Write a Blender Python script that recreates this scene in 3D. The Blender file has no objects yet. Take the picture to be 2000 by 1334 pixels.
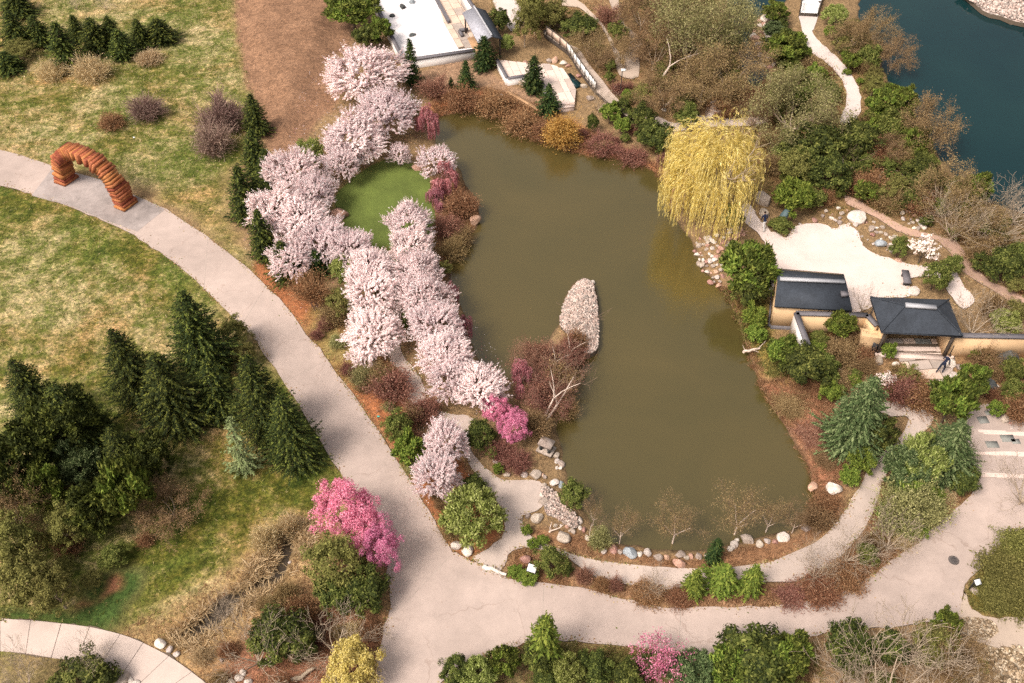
import bpy, bmesh, math, random
import numpy as np
from mathutils import Vector

# ------------------------------------------------------------------ camera, sky, sun
CAM_H, PITCH, FPX = 51.0, math.radians(47.0), 1850.0
scene = bpy.context.scene
cam_d = bpy.data.cameras.new('camera'); cam = bpy.data.objects.new('camera', cam_d)
scene.collection.objects.link(cam)
cam.location = (0, 0, CAM_H); cam.rotation_euler = (math.pi / 2 - PITCH, 0, 0)
cam_d.sensor_width = 36.0; cam_d.lens = 36.0 * FPX / 2000.0
cam_d.clip_start = 0.5; cam_d.clip_end = 3000
scene.camera = cam
world = bpy.data.worlds.new('World'); scene.world = world; world.use_nodes = True
SUN_EL, SUN_AZ = math.radians(53), math.radians(233)     # azimuth clockwise from +Y: front-left, behind the camera
wn = world.node_tree.nodes; wl = world.node_tree.links; wn.clear()
sky = wn.new('ShaderNodeTexSky'); sky.sky_type = 'NISHITA'; sky.sun_disc = False
sky.sun_elevation = SUN_EL; sky.sun_rotation = SUN_AZ; sky.dust_density = 7.0; sky.air_density = 1.0; sky.ozone_density = 1.0
hz = wn.new('ShaderNodeHueSaturation'); hz.inputs['Saturation'].default_value = 0.35; hz.inputs['Value'].default_value = 1.0   # milky high cloud
bg = wn.new('ShaderNodeBackground'); bg.inputs['Strength'].default_value = 0.15
wo = wn.new('ShaderNodeOutputWorld'); wl.new(sky.outputs[0], hz.inputs['Color']); tn = wn.new('ShaderNodeMix'); tn.data_type = 'RGBA'; tn.blend_type = 'MULTIPLY'; tn.inputs[0].default_value = 1.0; tn.inputs[7].default_value = (1.0, 0.955, 0.915, 1)
wl.new(hz.outputs[0], tn.inputs[6]); wl.new(tn.outputs[2], bg.inputs[0]); wl.new(bg.outputs[0], wo.inputs[0])
sd = bpy.data.lights.new('sun', 'SUN'); sd.energy = 2.35; sd.angle = math.radians(17); sd.color = (1.0, 0.90, 0.80)
sun = bpy.data.objects.new('sun', sd); scene.collection.objects.link(sun)
tosun = Vector((math.sin(SUN_AZ) * math.cos(SUN_EL), math.cos(SUN_AZ) * math.cos(SUN_EL), math.sin(SUN_EL)))
sun.rotation_euler = tosun.to_track_quat('Z', 'Y').to_euler(); sun.location = (-60, -40, 90)
vs = scene.view_settings; vs.view_transform = 'Standard'; vs.look = 'None'; vs.gamma = 1; vs.exposure = 0.38; vs.use_curve_mapping = False
scene.cycles.max_bounces = 5; scene.cycles.diffuse_bounces = 2; scene.cycles.transmission_bounces = 2; scene.cycles.glossy_bounces = 2
scene.cycles.use_denoising = False

# ------------------------------------------------------------------ helpers
SP, CP = math.sin(PITCH), math.cos(PITCH)
def G(px, py, z=0.0):
    """point of the horizontal plane z that the surveyed photo point shows"""
    x = (px - 1000) / FPX; y = -(py - 667) / FPX
    d = (x, CP + y * SP, -SP + y * CP)
    t = (CAM_H - z) / -d[2]
    return np.array([d[0] * t, d[1] * t, z])
def PX(p):
    x, y, z = p[0], p[1], p[2] - CAM_H
    dz = y * CP - z * SP; dy = y * SP + z * CP
    return 1000 + FPX * x / dz, 667 - FPX * dy / dz
def SC(p):
    return FPX / (p[1] * CP + (CAM_H - p[2]) * SP)      # photo pixels per metre there
def GP(pts, z=0.0): return np.array([G(a, b, z)[:2] for a, b in pts])
def smooth(pts, n=4, closed=True):
    P = np.array(pts, float); N = len(P); out = []
    rng_ = range(N) if closed else range(N - 1)
    for i in rng_:
        p0, p1, p2, p3 = [P[(i + k) % N] if closed else P[min(max(i + k, 0), N - 1)] for k in (-1, 0, 1, 2)]
        for t in np.arange(n) / n:
            out.append(0.5 * ((2 * p1) + (-p0 + p2) * t + (2 * p0 - 5 * p1 + 4 * p2 - p3) * t * t + (-p0 + 3 * p1 - 3 * p2 + p3) * t ** 3))
    if not closed: out.append(P[-1])
    return np.array(out)
def inside(poly, X, Y):
    c = np.zeros(X.shape, bool); n = len(poly)
    for i in range(n):
        x1, y1 = poly[i]; x2, y2 = poly[(i + 1) % n]
        if y1 == y2: continue
        m = ((y1 > Y) != (y2 > Y)) & (X < (x2 - x1) * (Y - y1) / (y2 - y1) + x1)
        c ^= m
    return c
def sdist(poly, X, Y):
    """signed distance, positive inside"""
    d = np.full(X.shape, 1e9); n = len(poly)
    for i in range(n):
        a = poly[i]; b = poly[(i + 1) % n]; e = b - a; L = float(e @ e)
        if L < 1e-9: continue
        t = np.clip(((X - a[0]) * e[0] + (Y - a[1]) * e[1]) / L, 0, 1)
        d = np.minimum(d, np.hypot(X - a[0] - t * e[0], Y - a[1] - t * e[1]))
    return np.where(inside(poly, X, Y), d, -d)
def vnoise(X, Y, s, seed=0):
    r = np.random.default_rng(seed); T = r.random((64, 64))
    x = X / s + 500.3; y = Y / s + 500.7
    xi = np.floor(x).astype(int); yi = np.floor(y).astype(int); fx = x - xi; fy = y - yi
    fx = fx * fx * (3 - 2 * fx); fy = fy * fy * (3 - 2 * fy)
    a = T[yi % 64, xi % 64]; b = T[yi % 64, (xi + 1) % 64]; c = T[(yi + 1) % 64, xi % 64]; d = T[(yi + 1) % 64, (xi + 1) % 64]
    return (a * (1 - fx) + b * fx) * (1 - fy) + (c * (1 - fx) + d * fx) * fy
def make_mesh(name, parts, smooth_shade=False):
    """parts: list of (verts (n,3), faces (m,k), material)"""
    me = bpy.data.meshes.new(name)
    parts = [p for p in parts if len(p[1])]
    V = np.concatenate([p[0] for p in parts]).astype(np.float32)
    li = []; ls = []; lt = []; mi = []; off = 0; lo = 0; mats = []
    for v, f, m in parts:
        f = np.asarray(f, np.int32); k = f.shape[1]; n = f.shape[0]
        li.append((f + off).ravel()); ls.append(lo + np.arange(n, dtype=np.int32) * k); lt.append(np.full(n, k, np.int32))
        if m not in mats: mats.append(m)
        mi.append(np.full(n, mats.index(m), np.int32)); off += len(v); lo += n * k
    li = np.concatenate(li); ls = np.concatenate(ls); lt = np.concatenate(lt); mi = np.concatenate(mi)
    me.vertices.add(len(V)); me.vertices.foreach_set('co', V.ravel())
    me.loops.add(len(li)); me.loops.foreach_set('vertex_index', li)
    me.polygons.add(len(ls)); me.polygons.foreach_set('loop_start', ls); me.polygons.foreach_set('loop_total', lt)
    me.polygons.foreach_set('material_index', mi)
    if smooth_shade: me.polygons.foreach_set('use_smooth', np.ones(len(ls), bool))
    for m in mats: me.materials.append(m)
    me.update(calc_edges=True); me.validate()
    return me
col = scene.collection
def link(name, me, parent=None, loc=None, label=None, cat=None, group=None, kind=None):
    o = bpy.data.objects.new(name, me); col.objects.link(o)
    if parent is not None: o.parent = parent
    if loc is not None: o.location = loc
    if label: o['label'] = label
    if cat: o['category'] = cat
    if group: o['group'] = group
    if kind: o['kind'] = kind
    return o
def empty(name, loc, label, cat, group=None):
    o = link(name, None, None, loc, label, cat, group); o.empty_display_size = 0.3; return o
def prism(poly, z0, z1):
    """extruded outline -> verts, tris, quads"""
    bm = bmesh.new(); P = np.asarray(poly, float)
    vt = [bm.verts.new((a, b, z1)) for a, b in P]
    f = bm.faces.new(vt); bm.normal_update()
    if f.normal.z < 0: bmesh.ops.reverse_faces(bm, faces=[f])
    bmesh.ops.triangulate(bm, faces=[f], ngon_method='EAR_CLIP')
    tr = np.array([[v.index for v in fa.verts] for fa in (bm.verts.index_update() or bm.faces)])
    bm.free(); n = len(P)
    V = np.concatenate([np.c_[P, np.full(n, z1)], np.c_[P, np.full(n, z0)]])
    area = 0.5 * np.sum(P[:, 0] * np.roll(P[:, 1], -1) - np.roll(P[:, 0], -1) * P[:, 1])
    i = np.arange(n); j = (i + 1) % n
    q = np.c_[i + n, j + n, j, i] if area > 0 else np.c_[j + n, i + n, i, j]
    return V, tr, q
def slab(name, poly, z0, z1, mat, side=None, **kw):
    V, tr, q = prism(poly, z0, z1)
    return link(name, make_mesh(name, [(V, tr, mat), (V, q, side or mat)]), **kw)
def boxv(c, sx, sy, sz, ang=0.0):
    ca, sa = math.cos(ang), math.sin(ang); v = []
    for z in (-1, 1):
        for x, y in ((-1, -1), (1, -1), (1, 1), (-1, 1)):
            X = x * sx / 2; Y = y * sy / 2
            v.append((c[0] + X * ca - Y * sa, c[1] + X * sa + Y * ca, c[2] + z * sz / 2))
    f = [(0, 3, 2, 1), (4, 5, 6, 7), (0, 1, 5, 4), (1, 2, 6, 5), (2, 3, 7, 6), (3, 0, 4, 7)]
    return np.array(v), np.array(f)
def boxes(name, lst, mat, bevel=0.0, **kw):
    parts = []
    for b in lst:
        v, f = boxv(*b); parts.append((v, f, mat))
    return link(name, make_mesh(name, parts), **kw)
def beam(p0, p1, w, h, z0):
    """box standing on z0, running p0->p1 (xy), width w, height h"""
    p0 = np.asarray(p0)[:2]; p1 = np.asarray(p1)[:2]; d = p1 - p0
    return ((*(p0 + p1) / 2, z0 + h / 2), float(np.hypot(*d)), w, h, math.atan2(d[1], d[0]))
def segs(P0, P1, r0, r1, k=3):
    """k-sided tapered sticks"""
    P0 = np.asarray(P0, float); P1 = np.asarray(P1, float); n = len(P0)
    r0 = np.broadcast_to(r0, (n,))[:, None]; r1 = np.broadcast_to(r1, (n,))[:, None]
    d = P1 - P0; d = d / (np.linalg.norm(d, axis=1, keepdims=True) + 1e-9)
    ref = np.where(np.abs(d[:, 2:3]) > 0.9, np.array([[1., 0, 0]]), np.array([[0, 0, 1.]]))
    u = np.cross(d, ref); u /= np.linalg.norm(u, axis=1, keepdims=True); w = np.cross(d, u)
    ring = []
    for P, r in ((P0, r0), (P1, r1)):
        for a in np.arange(k) * 2 * math.pi / k: ring.append(P + r * (math.cos(a) * u + math.sin(a) * w))
    V = np.stack(ring, 1).reshape(-1, 3); b = (np.arange(n) * 2 * k)[:, None]
    F = np.concatenate([np.c_[b + i, b + (i + 1) % k, b + k + (i + 1) % k, b + k + i] for i in range(k)])
    return V, F
def tube(pts, rad, k=6):
    pts = np.asarray(pts, float); n = len(pts); rad = np.broadcast_to(rad, (n,)); V = []
    for i in range(n):
        d = pts[min(i + 1, n - 1)] - pts[max(i - 1, 0)]; d = d / (np.linalg.norm(d) + 1e-9)
        ref = np.array([1., 0, 0]) if abs(d[2]) > 0.9 else np.array([0, 0, 1.])
        u = np.cross(d, ref); u /= np.linalg.norm(u); w = np.cross(d, u)
        for a in np.arange(k) * 2 * math.pi / k: V.append(pts[i] + rad[i] * (math.cos(a) * u + math.sin(a) * w))
    F = [(i * k + j, i * k + (j + 1) % k, (i + 1) * k + (j + 1) % k, (i + 1) * k + j) for i in range(n - 1) for j in range(k)]
    return np.array(V), np.array(F)
def unit(v): return v / (np.linalg.norm(v, axis=-1, keepdims=True) + 1e-9)
def runit(r, n): return unit(r.normal(size=(n, 3)))
def leaves(r, c, nrm, size, elong=1.0, jit=0.6, along=None):
    n = len(c); nn = unit(nrm + jit * runit(r, n)); s = np.broadcast_to(size, (n,))[:, None]
    u = np.cross(nn, runit(r, n)) if along is None else along - nn * np.sum(along * nn, 1, keepdims=True)
    u = unit(u); w = np.cross(nn, u); a = u * s * elong; b = w * s
    V = np.stack([c - a, c - b * 0.9, c + a, c + b * 0.9], 1).reshape(-1, 3); i = (np.arange(n) * 4)[:, None]
    return V, np.c_[i, i + 1, i + 2, i + 3]

# ------------------------------------------------------------------ materials
def nt(name):
    m = bpy.data.materials.new(name); m.use_nodes = True; t = m.node_tree; t.nodes.clear()
    return m, t
def N(t, typ, **kw):
    n = t.nodes.new(typ)
    for k, v in kw.items(): setattr(n, k, v)
    return n
def out(t, sh):
    o = N(t, 'ShaderNodeOutputMaterial'); t.links.new(sh, o.inputs[0])
def noise(t, scale, detail=4, rough=0.6, vec=None, dist=0.0):
    n = N(t, 'ShaderNodeTexNoise'); n.inputs['Scale'].default_value = scale; n.inputs['Detail'].default_value = detail
    n.inputs['Roughness'].default_value = rough; n.inputs['Distortion'].default_value = dist
    if vec is not None: t.links.new(vec, n.inputs['Vector'])
    return n.outputs['Fac']
def ramp(t, fac, stops):
    r = N(t, 'ShaderNodeValToRGB'); e = r.color_ramp.elements
    while len(e) < len(stops): e.new(0.5)
    for i, (p, c) in enumerate(stops): e[i].position = p; e[i].color = (*c, 1) if len(c) == 3 else c
    t.links.new(fac, r.inputs[0]); return r.outputs[0]
def mixc(t, fac, a, b, mode='MIX'):
    m = N(t, 'ShaderNodeMix', data_type='RGBA', blend_type=mode)
    for s, v in ((0, fac), (6, a), (7, b)):
        if isinstance(v, (int, float)): m.inputs[s].default_value = v
        elif isinstance(v, tuple): m.inputs[s].default_value = (*v, 1)
        else: t.links.new(v, m.inputs[s])
    return m.outputs[2]
def mth(t, op, a, b=None, clamp=False):
    m = N(t, 'ShaderNodeMath', operation=op, use_clamp=clamp)
    for i, v in enumerate((a, b)):
        if v is None: continue
        if isinstance(v, (int, float)): m.inputs[i].default_value = v
        else: t.links.new(v, m.inputs[i])
    return m.outputs[0]
def bsdf(t, c, rough=0.9, spec=0.3, bump=None, bstr=0.3, bdist=0.05):
    p = N(t, 'ShaderNodeBsdfPrincipled')
    if isinstance(c, tuple): p.inputs['Base Color'].default_value = (*c, 1)
    else: t.links.new(c, p.inputs['Base Color'])
    if isinstance(rough, (int, float)): p.inputs['Roughness'].default_value = rough
    else: t.links.new(rough, p.inputs['Roughness'])
    p.inputs['Specular IOR Level'].default_value = spec
    if bump is not None:
        b = N(t, 'ShaderNodeBump'); b.inputs['Strength'].default_value = bstr; b.inputs['Distance'].default_value = bdist
        t.links.new(bump, b.inputs['Height']); t.links.new(b.outputs[0], p.inputs['Normal'])
    return p
def pos(t): return N(t, 'ShaderNodeNewGeometry').outputs['Position']
def objc(t): return N(t, 'ShaderNodeTexCoord').outputs['Object']
def orand(t): return N(t, 'ShaderNodeObjectInfo').outputs['Random']
def leafmat(name, c1, c2, tr=0.25, c3=None):
    m, t = nt(name); g = N(t, 'ShaderNodeNewGeometry')
    c = ramp(t, g.outputs['Random Per Island'], [(0.0, c1), (0.6, c2)] + ([(1.0, c3)] if c3 else []))
    hs = N(t, 'ShaderNodeHueSaturation'); t.links.new(c, hs.inputs['Color'])
    t.links.new(mth(t, 'ADD', mth(t, 'MULTIPLY', orand(t), 0.24), 0.90), hs.inputs['Value'])
    t.links.new(mth(t, 'ADD', mth(t, 'MULTIPLY', orand(t), 0.02), 0.49), hs.inputs['Hue'])
    p = bsdf(t, hs.outputs[0], 0.75, 0.15)
    tl = N(t, 'ShaderNodeBsdfTranslucent'); t.links.new(hs.outputs[0], tl.inputs[0])
    mx = N(t, 'ShaderNodeMixShader'); mx.inputs[0].default_value = tr
    t.links.new(p.outputs[0], mx.inputs[1]); t.links.new(tl.outputs[0], mx.inputs[2]); out(t, mx.outputs[0])
    return m
def plain(name, c, rough=0.8, var=0.25, scale=3.0, bump=0.0, spec=0.3, fine=20.0, useobj=False):
    m, t = nt(name); v = objc(t) if useobj else pos(t)
    a = noise(t, scale, 5, 0.65, v); b = noise(t, fine, 3, 0.7, v)
    f = mth(t, 'ADD', mth(t, 'MULTIPLY', a, 0.6), mth(t, 'MULTIPLY', b, 0.4))
    lo = tuple(x * (1 - var) for x in c); hi = tuple(min(1, x * (1 + var)) for x in c)
    cc = ramp(t, f, [(0.33, lo), (0.67, hi)])
    out(t, bsdf(t, cc, rough, spec, b if bump else None, bump, 0.03).outputs[0]); return m
def rockmat(name, c1, c2):
    m, t = nt(name); v = objc(t)
    a = noise(t, 1.6, 6, 0.65, v, 0.6); b = noise(t, 14, 4, 0.75, v)
    f = mth(t, 'ADD', mth(t, 'MULTIPLY', a, 0.6), mth(t, 'MULTIPLY', b, 0.4))
    c = ramp(t, f, [(0.34, tuple(x * 0.55 for x in c1)), (0.48, c1), (0.66, c2)])
    hs = N(t, 'ShaderNodeHueSaturation'); t.links.new(c, hs.inputs['Color'])
    t.links.new(mth(t, 'ADD', mth(t, 'MULTIPLY', orand(t), 0.5), 0.72), hs.inputs['Value'])
    t.links.new(mth(t, 'ADD', mth(t, 'MULTIPLY', orand(t), 0.03), 0.485), hs.inputs['Hue'])
    out(t, bsdf(t, hs.outputs[0], 0.85, 0.3, b, 0.5, 0.05).outputs[0]); return m
def stonefield(name, c1, c2, c3, scale, ds=0.6):
    """loose gravel: cells of differing tone with dark gaps between"""
    m, t = nt(name); v = pos(t)
    vo = N(t, 'ShaderNodeTexVoronoi'); vo.inputs['Scale'].default_value = scale; t.links.new(v, vo.inputs['Vector'])
    sep = N(t, 'ShaderNodeSeparateColor'); t.links.new(vo.outputs['Color'], sep.inputs[0])
    c = ramp(t, sep.outputs[0], [(0.0, c1), (0.5, c2), (1.0, c3)])
    d = mth(t, 'MULTIPLY', vo.outputs['Distance'], 1.0)
    g = ramp(t, d, [(0.35, (1, 1, 1)), (0.8, (ds, ds, ds))])
    n2 = ramp(t, noise(t, 0.5, 5, 0.6, v), [(0.3, (0.82, 0.8, 0.78)), (0.7, (1.1, 1.1, 1.1))])
    c = mixc(t, 1.0, mixc(t, 1.0, c, g, 'MULTIPLY'), n2, 'MULTIPLY')
    out(t, bsdf(t, c, 0.9, 0.2, mth(t, 'SUBTRACT', 1.0, d), 0.5, 0.03).outputs[0]); return m
def roadmat(name, c, crack=True, stain=0.22):
    m, t = nt(name); v = pos(t)
    a = noise(t, 0.12, 4, 0.6, v, 0.4); a2 = noise(t, 0.9, 6, 0.7, v, 0.3); b = noise(t, 16, 3, 0.8, v)
    f = mth(t, 'ADD', mth(t, 'ADD', mth(t, 'MULTIPLY', a, 0.45), mth(t, 'MULTIPLY', a2, 0.30)), mth(t, 'MULTIPLY', b, 0.25))
    lo = tuple(x * (1 - stain) for x in c); hi = tuple(x * (1 + stain * 0.7) for x in c)
    cc = ramp(t, f, [(0.36, lo), (0.64, hi)])
    if crack:
        vo = N(t, 'ShaderNodeTexVoronoi', feature='DISTANCE_TO_EDGE'); vo.inputs['Scale'].default_value = 0.22
        ad = N(t, 'ShaderNodeVectorMath', operation='ADD'); nz = N(t, 'ShaderNodeTexNoise'); nz.inputs['Scale'].default_value = 1.2
        t.links.new(v, nz.inputs['Vector']); t.links.new(v, ad.inputs[0]); t.links.new(nz.outputs['Color'], ad.inputs[1])
        t.links.new(ad.outputs[0], vo.inputs['Vector'])
        k = ramp(t, vo.outputs['Distance'], [(0.0, (0.80, 0.77, 0.75)), (0.009, (1, 1, 1))])
        km = mixc(t, ramp(t, noise(t, 0.25, 2, 0.5, v), [(0.45, (0, 0, 0)), (0.55, (1, 1, 1))]), (1.0, 1.0, 1.0), k)
        cc = mixc(t, 1.0, cc, km, 'MULTIPLY')
        sp = ramp(t, noise(t, 5.0, 2, 0.5, v), [(0.68, (1, 1, 1)), (0.76, (0.86, 0.83, 0.8))]); cc = mixc(t, 1.0, cc, sp, 'MULTIPLY')
    out(t, bsdf(t, cc, 0.9, 0.25, b, 0.12, 0.02).outputs[0]); return m
def watermat(name, c1, c2, rough=0.06, bump=0.06, ior=1.45):
    m, t = nt(name); v = pos(t)
    c = ramp(t, noise(t, 0.06, 4, 0.6, v, 0.5), [(0.35, c1), (0.65, c2)])
    p = bsdf(t, c, rough, 0.5, noise(t, 3.0, 4, 0.65, v), bump, 0.04); p.inputs['IOR'].default_value = ior; p.inputs['Specular Tint'].default_value = (1.0, 0.88, 0.68, 1) if ior > 2 else (1, 1, 1, 1)
    out(t, p.outputs[0]); return m

M = {}
M['bark'] = plain('bark', (0.10, 0.075, 0.055), 0.95, 0.4, 4)
M['bark_pale'] = plain('bark_pale', (0.38, 0.30, 0.22), 0.9, 0.25, 4)
M['bark_birch'] = plain('bark_birch', (0.62, 0.50, 0.42), 0.8, 0.22, 5)
M['bark_twig'] = plain('brown_twig', (0.24, 0.16, 0.11), 0.9, 0.3, 5)
M['bark_pink'] = plain('bark_dusky', (0.20, 0.12, 0.10), 0.9, 0.3, 5)
M['cherry'] = leafmat('cherry_blossom', (0.87, 0.64, 0.63), (0.95, 0.82, 0.81), 0.5, (0.98, 0.92, 0.91))
M['magenta'] = leafmat('redbud_blossom', (0.44, 0.10, 0.18), (0.72, 0.23, 0.37), 0.25, (0.84, 0.40, 0.52))
M['weepred'] = leafmat('weeping_blossom', (0.32, 0.10, 0.11), (0.52, 0.20, 0.22), 0.25, (0.72, 0.38, 0.40))
M['magnolia'] = leafmat('magnolia_petal', (0.80, 0.62, 0.54), (0.88, 0.78, 0.72), 0.25, (0.9, 0.85, 0.8))
M['spruce'] = leafmat('spruce_needle', (0.013, 0.021, 0.006), (0.036, 0.052, 0.012), 0.15, (0.19, 0.21, 0.04))
M['fir'] = leafmat('fir_needle', (0.012, 0.027, 0.008), (0.03, 0.055, 0.014), 0.1, (0.09, 0.115, 0.028))
M['pine'] = leafmat('pine_needle', (0.036, 0.05, 0.010), (0.09, 0.11, 0.02), 0.15, (0.21, 0.225, 0.045))
M['limepine'] = leafmat('golden_pine_needle', (0.07, 0.11, 0.018), (0.16, 0.22, 0.035), 0.2, (0.28, 0.32, 0.06))
M['bluepine'] = leafmat('blue_spruce_needle', (0.038, 0.060, 0.022), (0.09, 0.13, 0.045), 0.15, (0.25, 0.29, 0.13))
M['palepine'] = leafmat('pale_pine_needle', (0.12, 0.16, 0.065), (0.22, 0.27, 0.11), 0.15, (0.33, 0.38, 0.18))
M['willow'] = leafmat('willow_leaf', (0.52, 0.39, 0.10), (0.78, 0.61, 0.21), 0.4, (0.92, 0.80, 0.40))
M['yellow'] = leafmat('yellow_leaf', (0.46, 0.38, 0.09), (0.66, 0.55, 0.16), 0.3, (0.78, 0.68, 0.28))
M['olive'] = leafmat('olive_leaf', (0.085, 0.085, 0.022), (0.17, 0.16, 0.045), 0.2, (0.28, 0.26, 0.08))
M['green'] = leafmat('green_leaf', (0.05, 0.066, 0.013), (0.11, 0.13, 0.028), 0.2, (0.24, 0.245, 0.065))
M['dkgreen'] = leafmat('dark_green_leaf', (0.016, 0.024, 0.006), (0.046, 0.058, 0.013), 0.15, (0.13, 0.145, 0.032))
M['juniper'] = leafmat('juniper_spray', (0.14, 0.17, 0.035), (0.30, 0.34, 0.09), 0.25, (0.48, 0.50, 0.19))
M['bud'] = leafmat('opening_bud', (0.16, 0.16, 0.06), (0.29, 0.27, 0.11), 0.25, (0.44, 0.40, 0.19))
M['budbrown'] = leafmat('brown_bud', (0.15, 0.095, 0.045), (0.26, 0.17, 0.08), 0.2, (0.38, 0.27, 0.14))
M['rust'] = leafmat('rust_twig_tip', (0.14, 0.065, 0.033), (0.25, 0.12, 0.06), 0.2, (0.38, 0.23, 0.13))
M['redtwig'] = leafmat('red_twig_tip', (0.15, 0.06, 0.045), (0.27, 0.12, 0.085), 0.2, (0.38, 0.22, 0.16))
M['orange'] = leafmat('forsythia_twig', (0.34, 0.18, 0.04), (0.50, 0.30, 0.07), 0.25, (0.66, 0.46, 0.15))
M['mauve'] = leafmat('mauve_twig', (0.17, 0.10, 0.085), (0.28, 0.18, 0.15), 0.2, (0.38, 0.28, 0.22))
M['straw'] = leafmat('dry_grass_blade', (0.44, 0.33, 0.17), (0.60, 0.46, 0.26), 0.4, (0.74, 0.60, 0.38))
M['mulchtwig'] = leafmat('dry_stalk', (0.17, 0.09, 0.045), (0.30, 0.165, 0.08), 0.2, (0.42, 0.27, 0.15))
M['grassblade'] = leafmat('grass_blade', (0.09, 0.12, 0.02), (0.20, 0.21, 0.055), 0.3, (0.46, 0.38, 0.17))
M['rock'] = rockmat('granite', (0.36, 0.29, 0.24), (0.56, 0.48, 0.42))
M['rockpink'] = rockmat('pink_granite', (0.42, 0.24, 0.18), (0.60, 0.42, 0.34))
M['rockdark'] = rockmat('dark_basalt', (0.06, 0.065, 0.065), (0.14, 0.15, 0.15))
M['rockwhite'] = rockmat('pale_limestone', (0.58, 0.50, 0.44), (0.78, 0.70, 0.64))
M['rockblue'] = rockmat('blue_grey_granite', (0.26, 0.29, 0.31), (0.46, 0.49, 0.50))
M['sandstone'] = rockmat('red_sandstone', (0.32, 0.095, 0.038), (0.46, 0.18, 0.085))
M['road'] = roadmat('road_surface', (0.425, 0.34, 0.298), stain=0.26)
M['path'] = roadmat('path_concrete', (0.47, 0.385, 0.335), False, 0.26)
M['pathpale'] = roadmat('pale_path_concrete', (0.60, 0.51, 0.47), False, 0.16)
M['pathrose'] = roadmat('rosy_stone_path', (0.44, 0.29, 0.22), False, 0.35)
M['pathgrey'] = roadmat('grey_path_gravel', (0.44, 0.35, 0.28), False)
M['slabconc'] = roadmat('concrete_slab', (0.54, 0.44, 0.385), False, 0.2)
M['pad'] = roadmat('stained_concrete', (0.34, 0.29, 0.27), False, 0.62)
M['yard'] = plain('raked_fine_gravel', (0.62, 0.52, 0.475), 0.95, 0.14, 0.5, 0.15, fine=14)
M['zengravel'] = plain('white_raked_gravel', (0.70, 0.66, 0.66), 0.95, 0.04, 0.4, 0.1, fine=16)
M['boardwalk'] = roadmat('weathered_board', (0.50, 0.40, 0.33), False, 0.18)
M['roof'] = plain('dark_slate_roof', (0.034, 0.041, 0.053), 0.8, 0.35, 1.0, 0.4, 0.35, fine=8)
M['rooflight'] = plain('pale_slate', (0.36, 0.36, 0.40), 0.8, 0.3, 4.0, 0.3, fine=10)
M['ridge'] = plain('zinc_ridge', (0.36, 0.36, 0.38), 0.5, 0.1)
M['ochre'] = plain('ochre_plaster', (0.60, 0.41, 0.235), 0.9, 0.12, 1.0, fine=12)
M['white'] = plain('white_render', (0.70, 0.66, 0.63), 0.85, 0.05, 1.0)
M['cap'] = plain('grey_coping', (0.13, 0.12, 0.13), 0.7, 0.15)
M['stonegrey'] = plain('grey_paving_stone', (0.36, 0.30, 0.26), 0.9, 0.25, 1.2, 0.2, useobj=True)
M['paver'] = plain('buff_paving_stone', (0.58, 0.44, 0.35), 0.9, 0.2, 1.2, 0.2)
M['paverdk'] = plain('grey_slate_paver', (0.24, 0.24, 0.22), 0.9, 0.2, 1.2)
M['step'] = plain('pink_granite_step', (0.68, 0.54, 0.47), 0.9, 0.1, 1.2)
M['wood'] = plain('dark_timber', (0.07, 0.055, 0.045), 0.8, 0.3, 3)
M['woodtan'] = plain('tan_timber', (0.40, 0.24, 0.13), 0.8, 0.3, 2)
M['joint'] = plain('joint_soil', (0.12, 0.09, 0.065), 0.95, 0.2, 3)
M['metal'] = plain('dark_metal', (0.03, 0.03, 0.032), 0.5, 0.1)
M['signwhite'] = plain('white_enamel', (0.86, 0.86, 0.84), 0.4, 0.02)
M['iron'] = plain('cast_iron', (0.10, 0.085, 0.08), 0.7, 0.3, 6)
M['slate'] = plain('blue_slate_monolith', (0.07, 0.11, 0.12), 0.6, 0.3, 1.5, useobj=True)
M['teal'] = plain('teal_marker', (0.10, 0.50, 0.42), 0.6, 0.05)
M['water'] = watermat('pond_water', (0.062, 0.050, 0.016), (0.082, 0.062, 0.020), 0.10, 0.26, 2.01)
M['lake'] = watermat('lake_water', (0.003, 0.020, 0.024), (0.006, 0.027, 0.029), 0.10, 0.16, 1.35)  # dark teal base puts the blue sky's reflection into the water colour
M['creek'] = watermat('creek_water', (0.03, 0.022, 0.014), (0.05, 0.036, 0.022), 0.05, 0.05)
M['skin'] = plain('skin', (0.55, 0.33, 0.24), 0.6, 0.05)
M['navy'] = plain('navy_cloth', (0.012, 0.018, 0.045), 0.9, 0.1)
M['blackcloth'] = plain('black_cloth', (0.012, 0.012, 0.014), 0.9, 0.1)
M['whitecloth'] = plain('white_cloth', (0.75, 0.72, 0.70), 0.9, 0.05)
M['hair'] = plain('dark_hair', (0.03, 0.02, 0.015), 0.7, 0.1)
# ------------------------------------------------------------------ outlines surveyed from the photograph (photo pixels)
WL = -0.45
POND = [(855,232),(880,222),(915,218),(950,224),(985,233),(1020,249),(1050,263),(1075,280),(1100,292),(1140,303),(1190,309),(1235,317),(1262,329),(1285,346),(1300,366),(1308,400),(1325,440),(1350,466),(1358,490),(1372,522),(1395,547),(1410,560),(1425,592),(1445,640),(1462,690),(1480,740),(1505,785),(1530,830),(1560,880),(1582,925),(1592,958),(1582,1000),(1558,1028),(1520,1040),(1480,1048),(1430,1060),(1370,1074),(1320,1076),(1270,1070),(1220,1062),(1180,1050),(1155,1022),(1140,990),(1118,962),(1108,925),(1098,885),(1088,840),(1105,800),(1122,760),(1135,700),(1165,682),(1170,640),(1165,580),(1157,552),(1140,543),(1118,558),(1102,590),(1094,628),(1078,650),(1060,680),(1025,710),(995,742),(965,722),(935,700),(918,655),(905,610),(895,580),(882,560),(880,530),(887,500),(905,472),(932,442),(938,412),(928,385),(908,360),(897,330),(872,310),(852,280),(848,250)]
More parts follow.
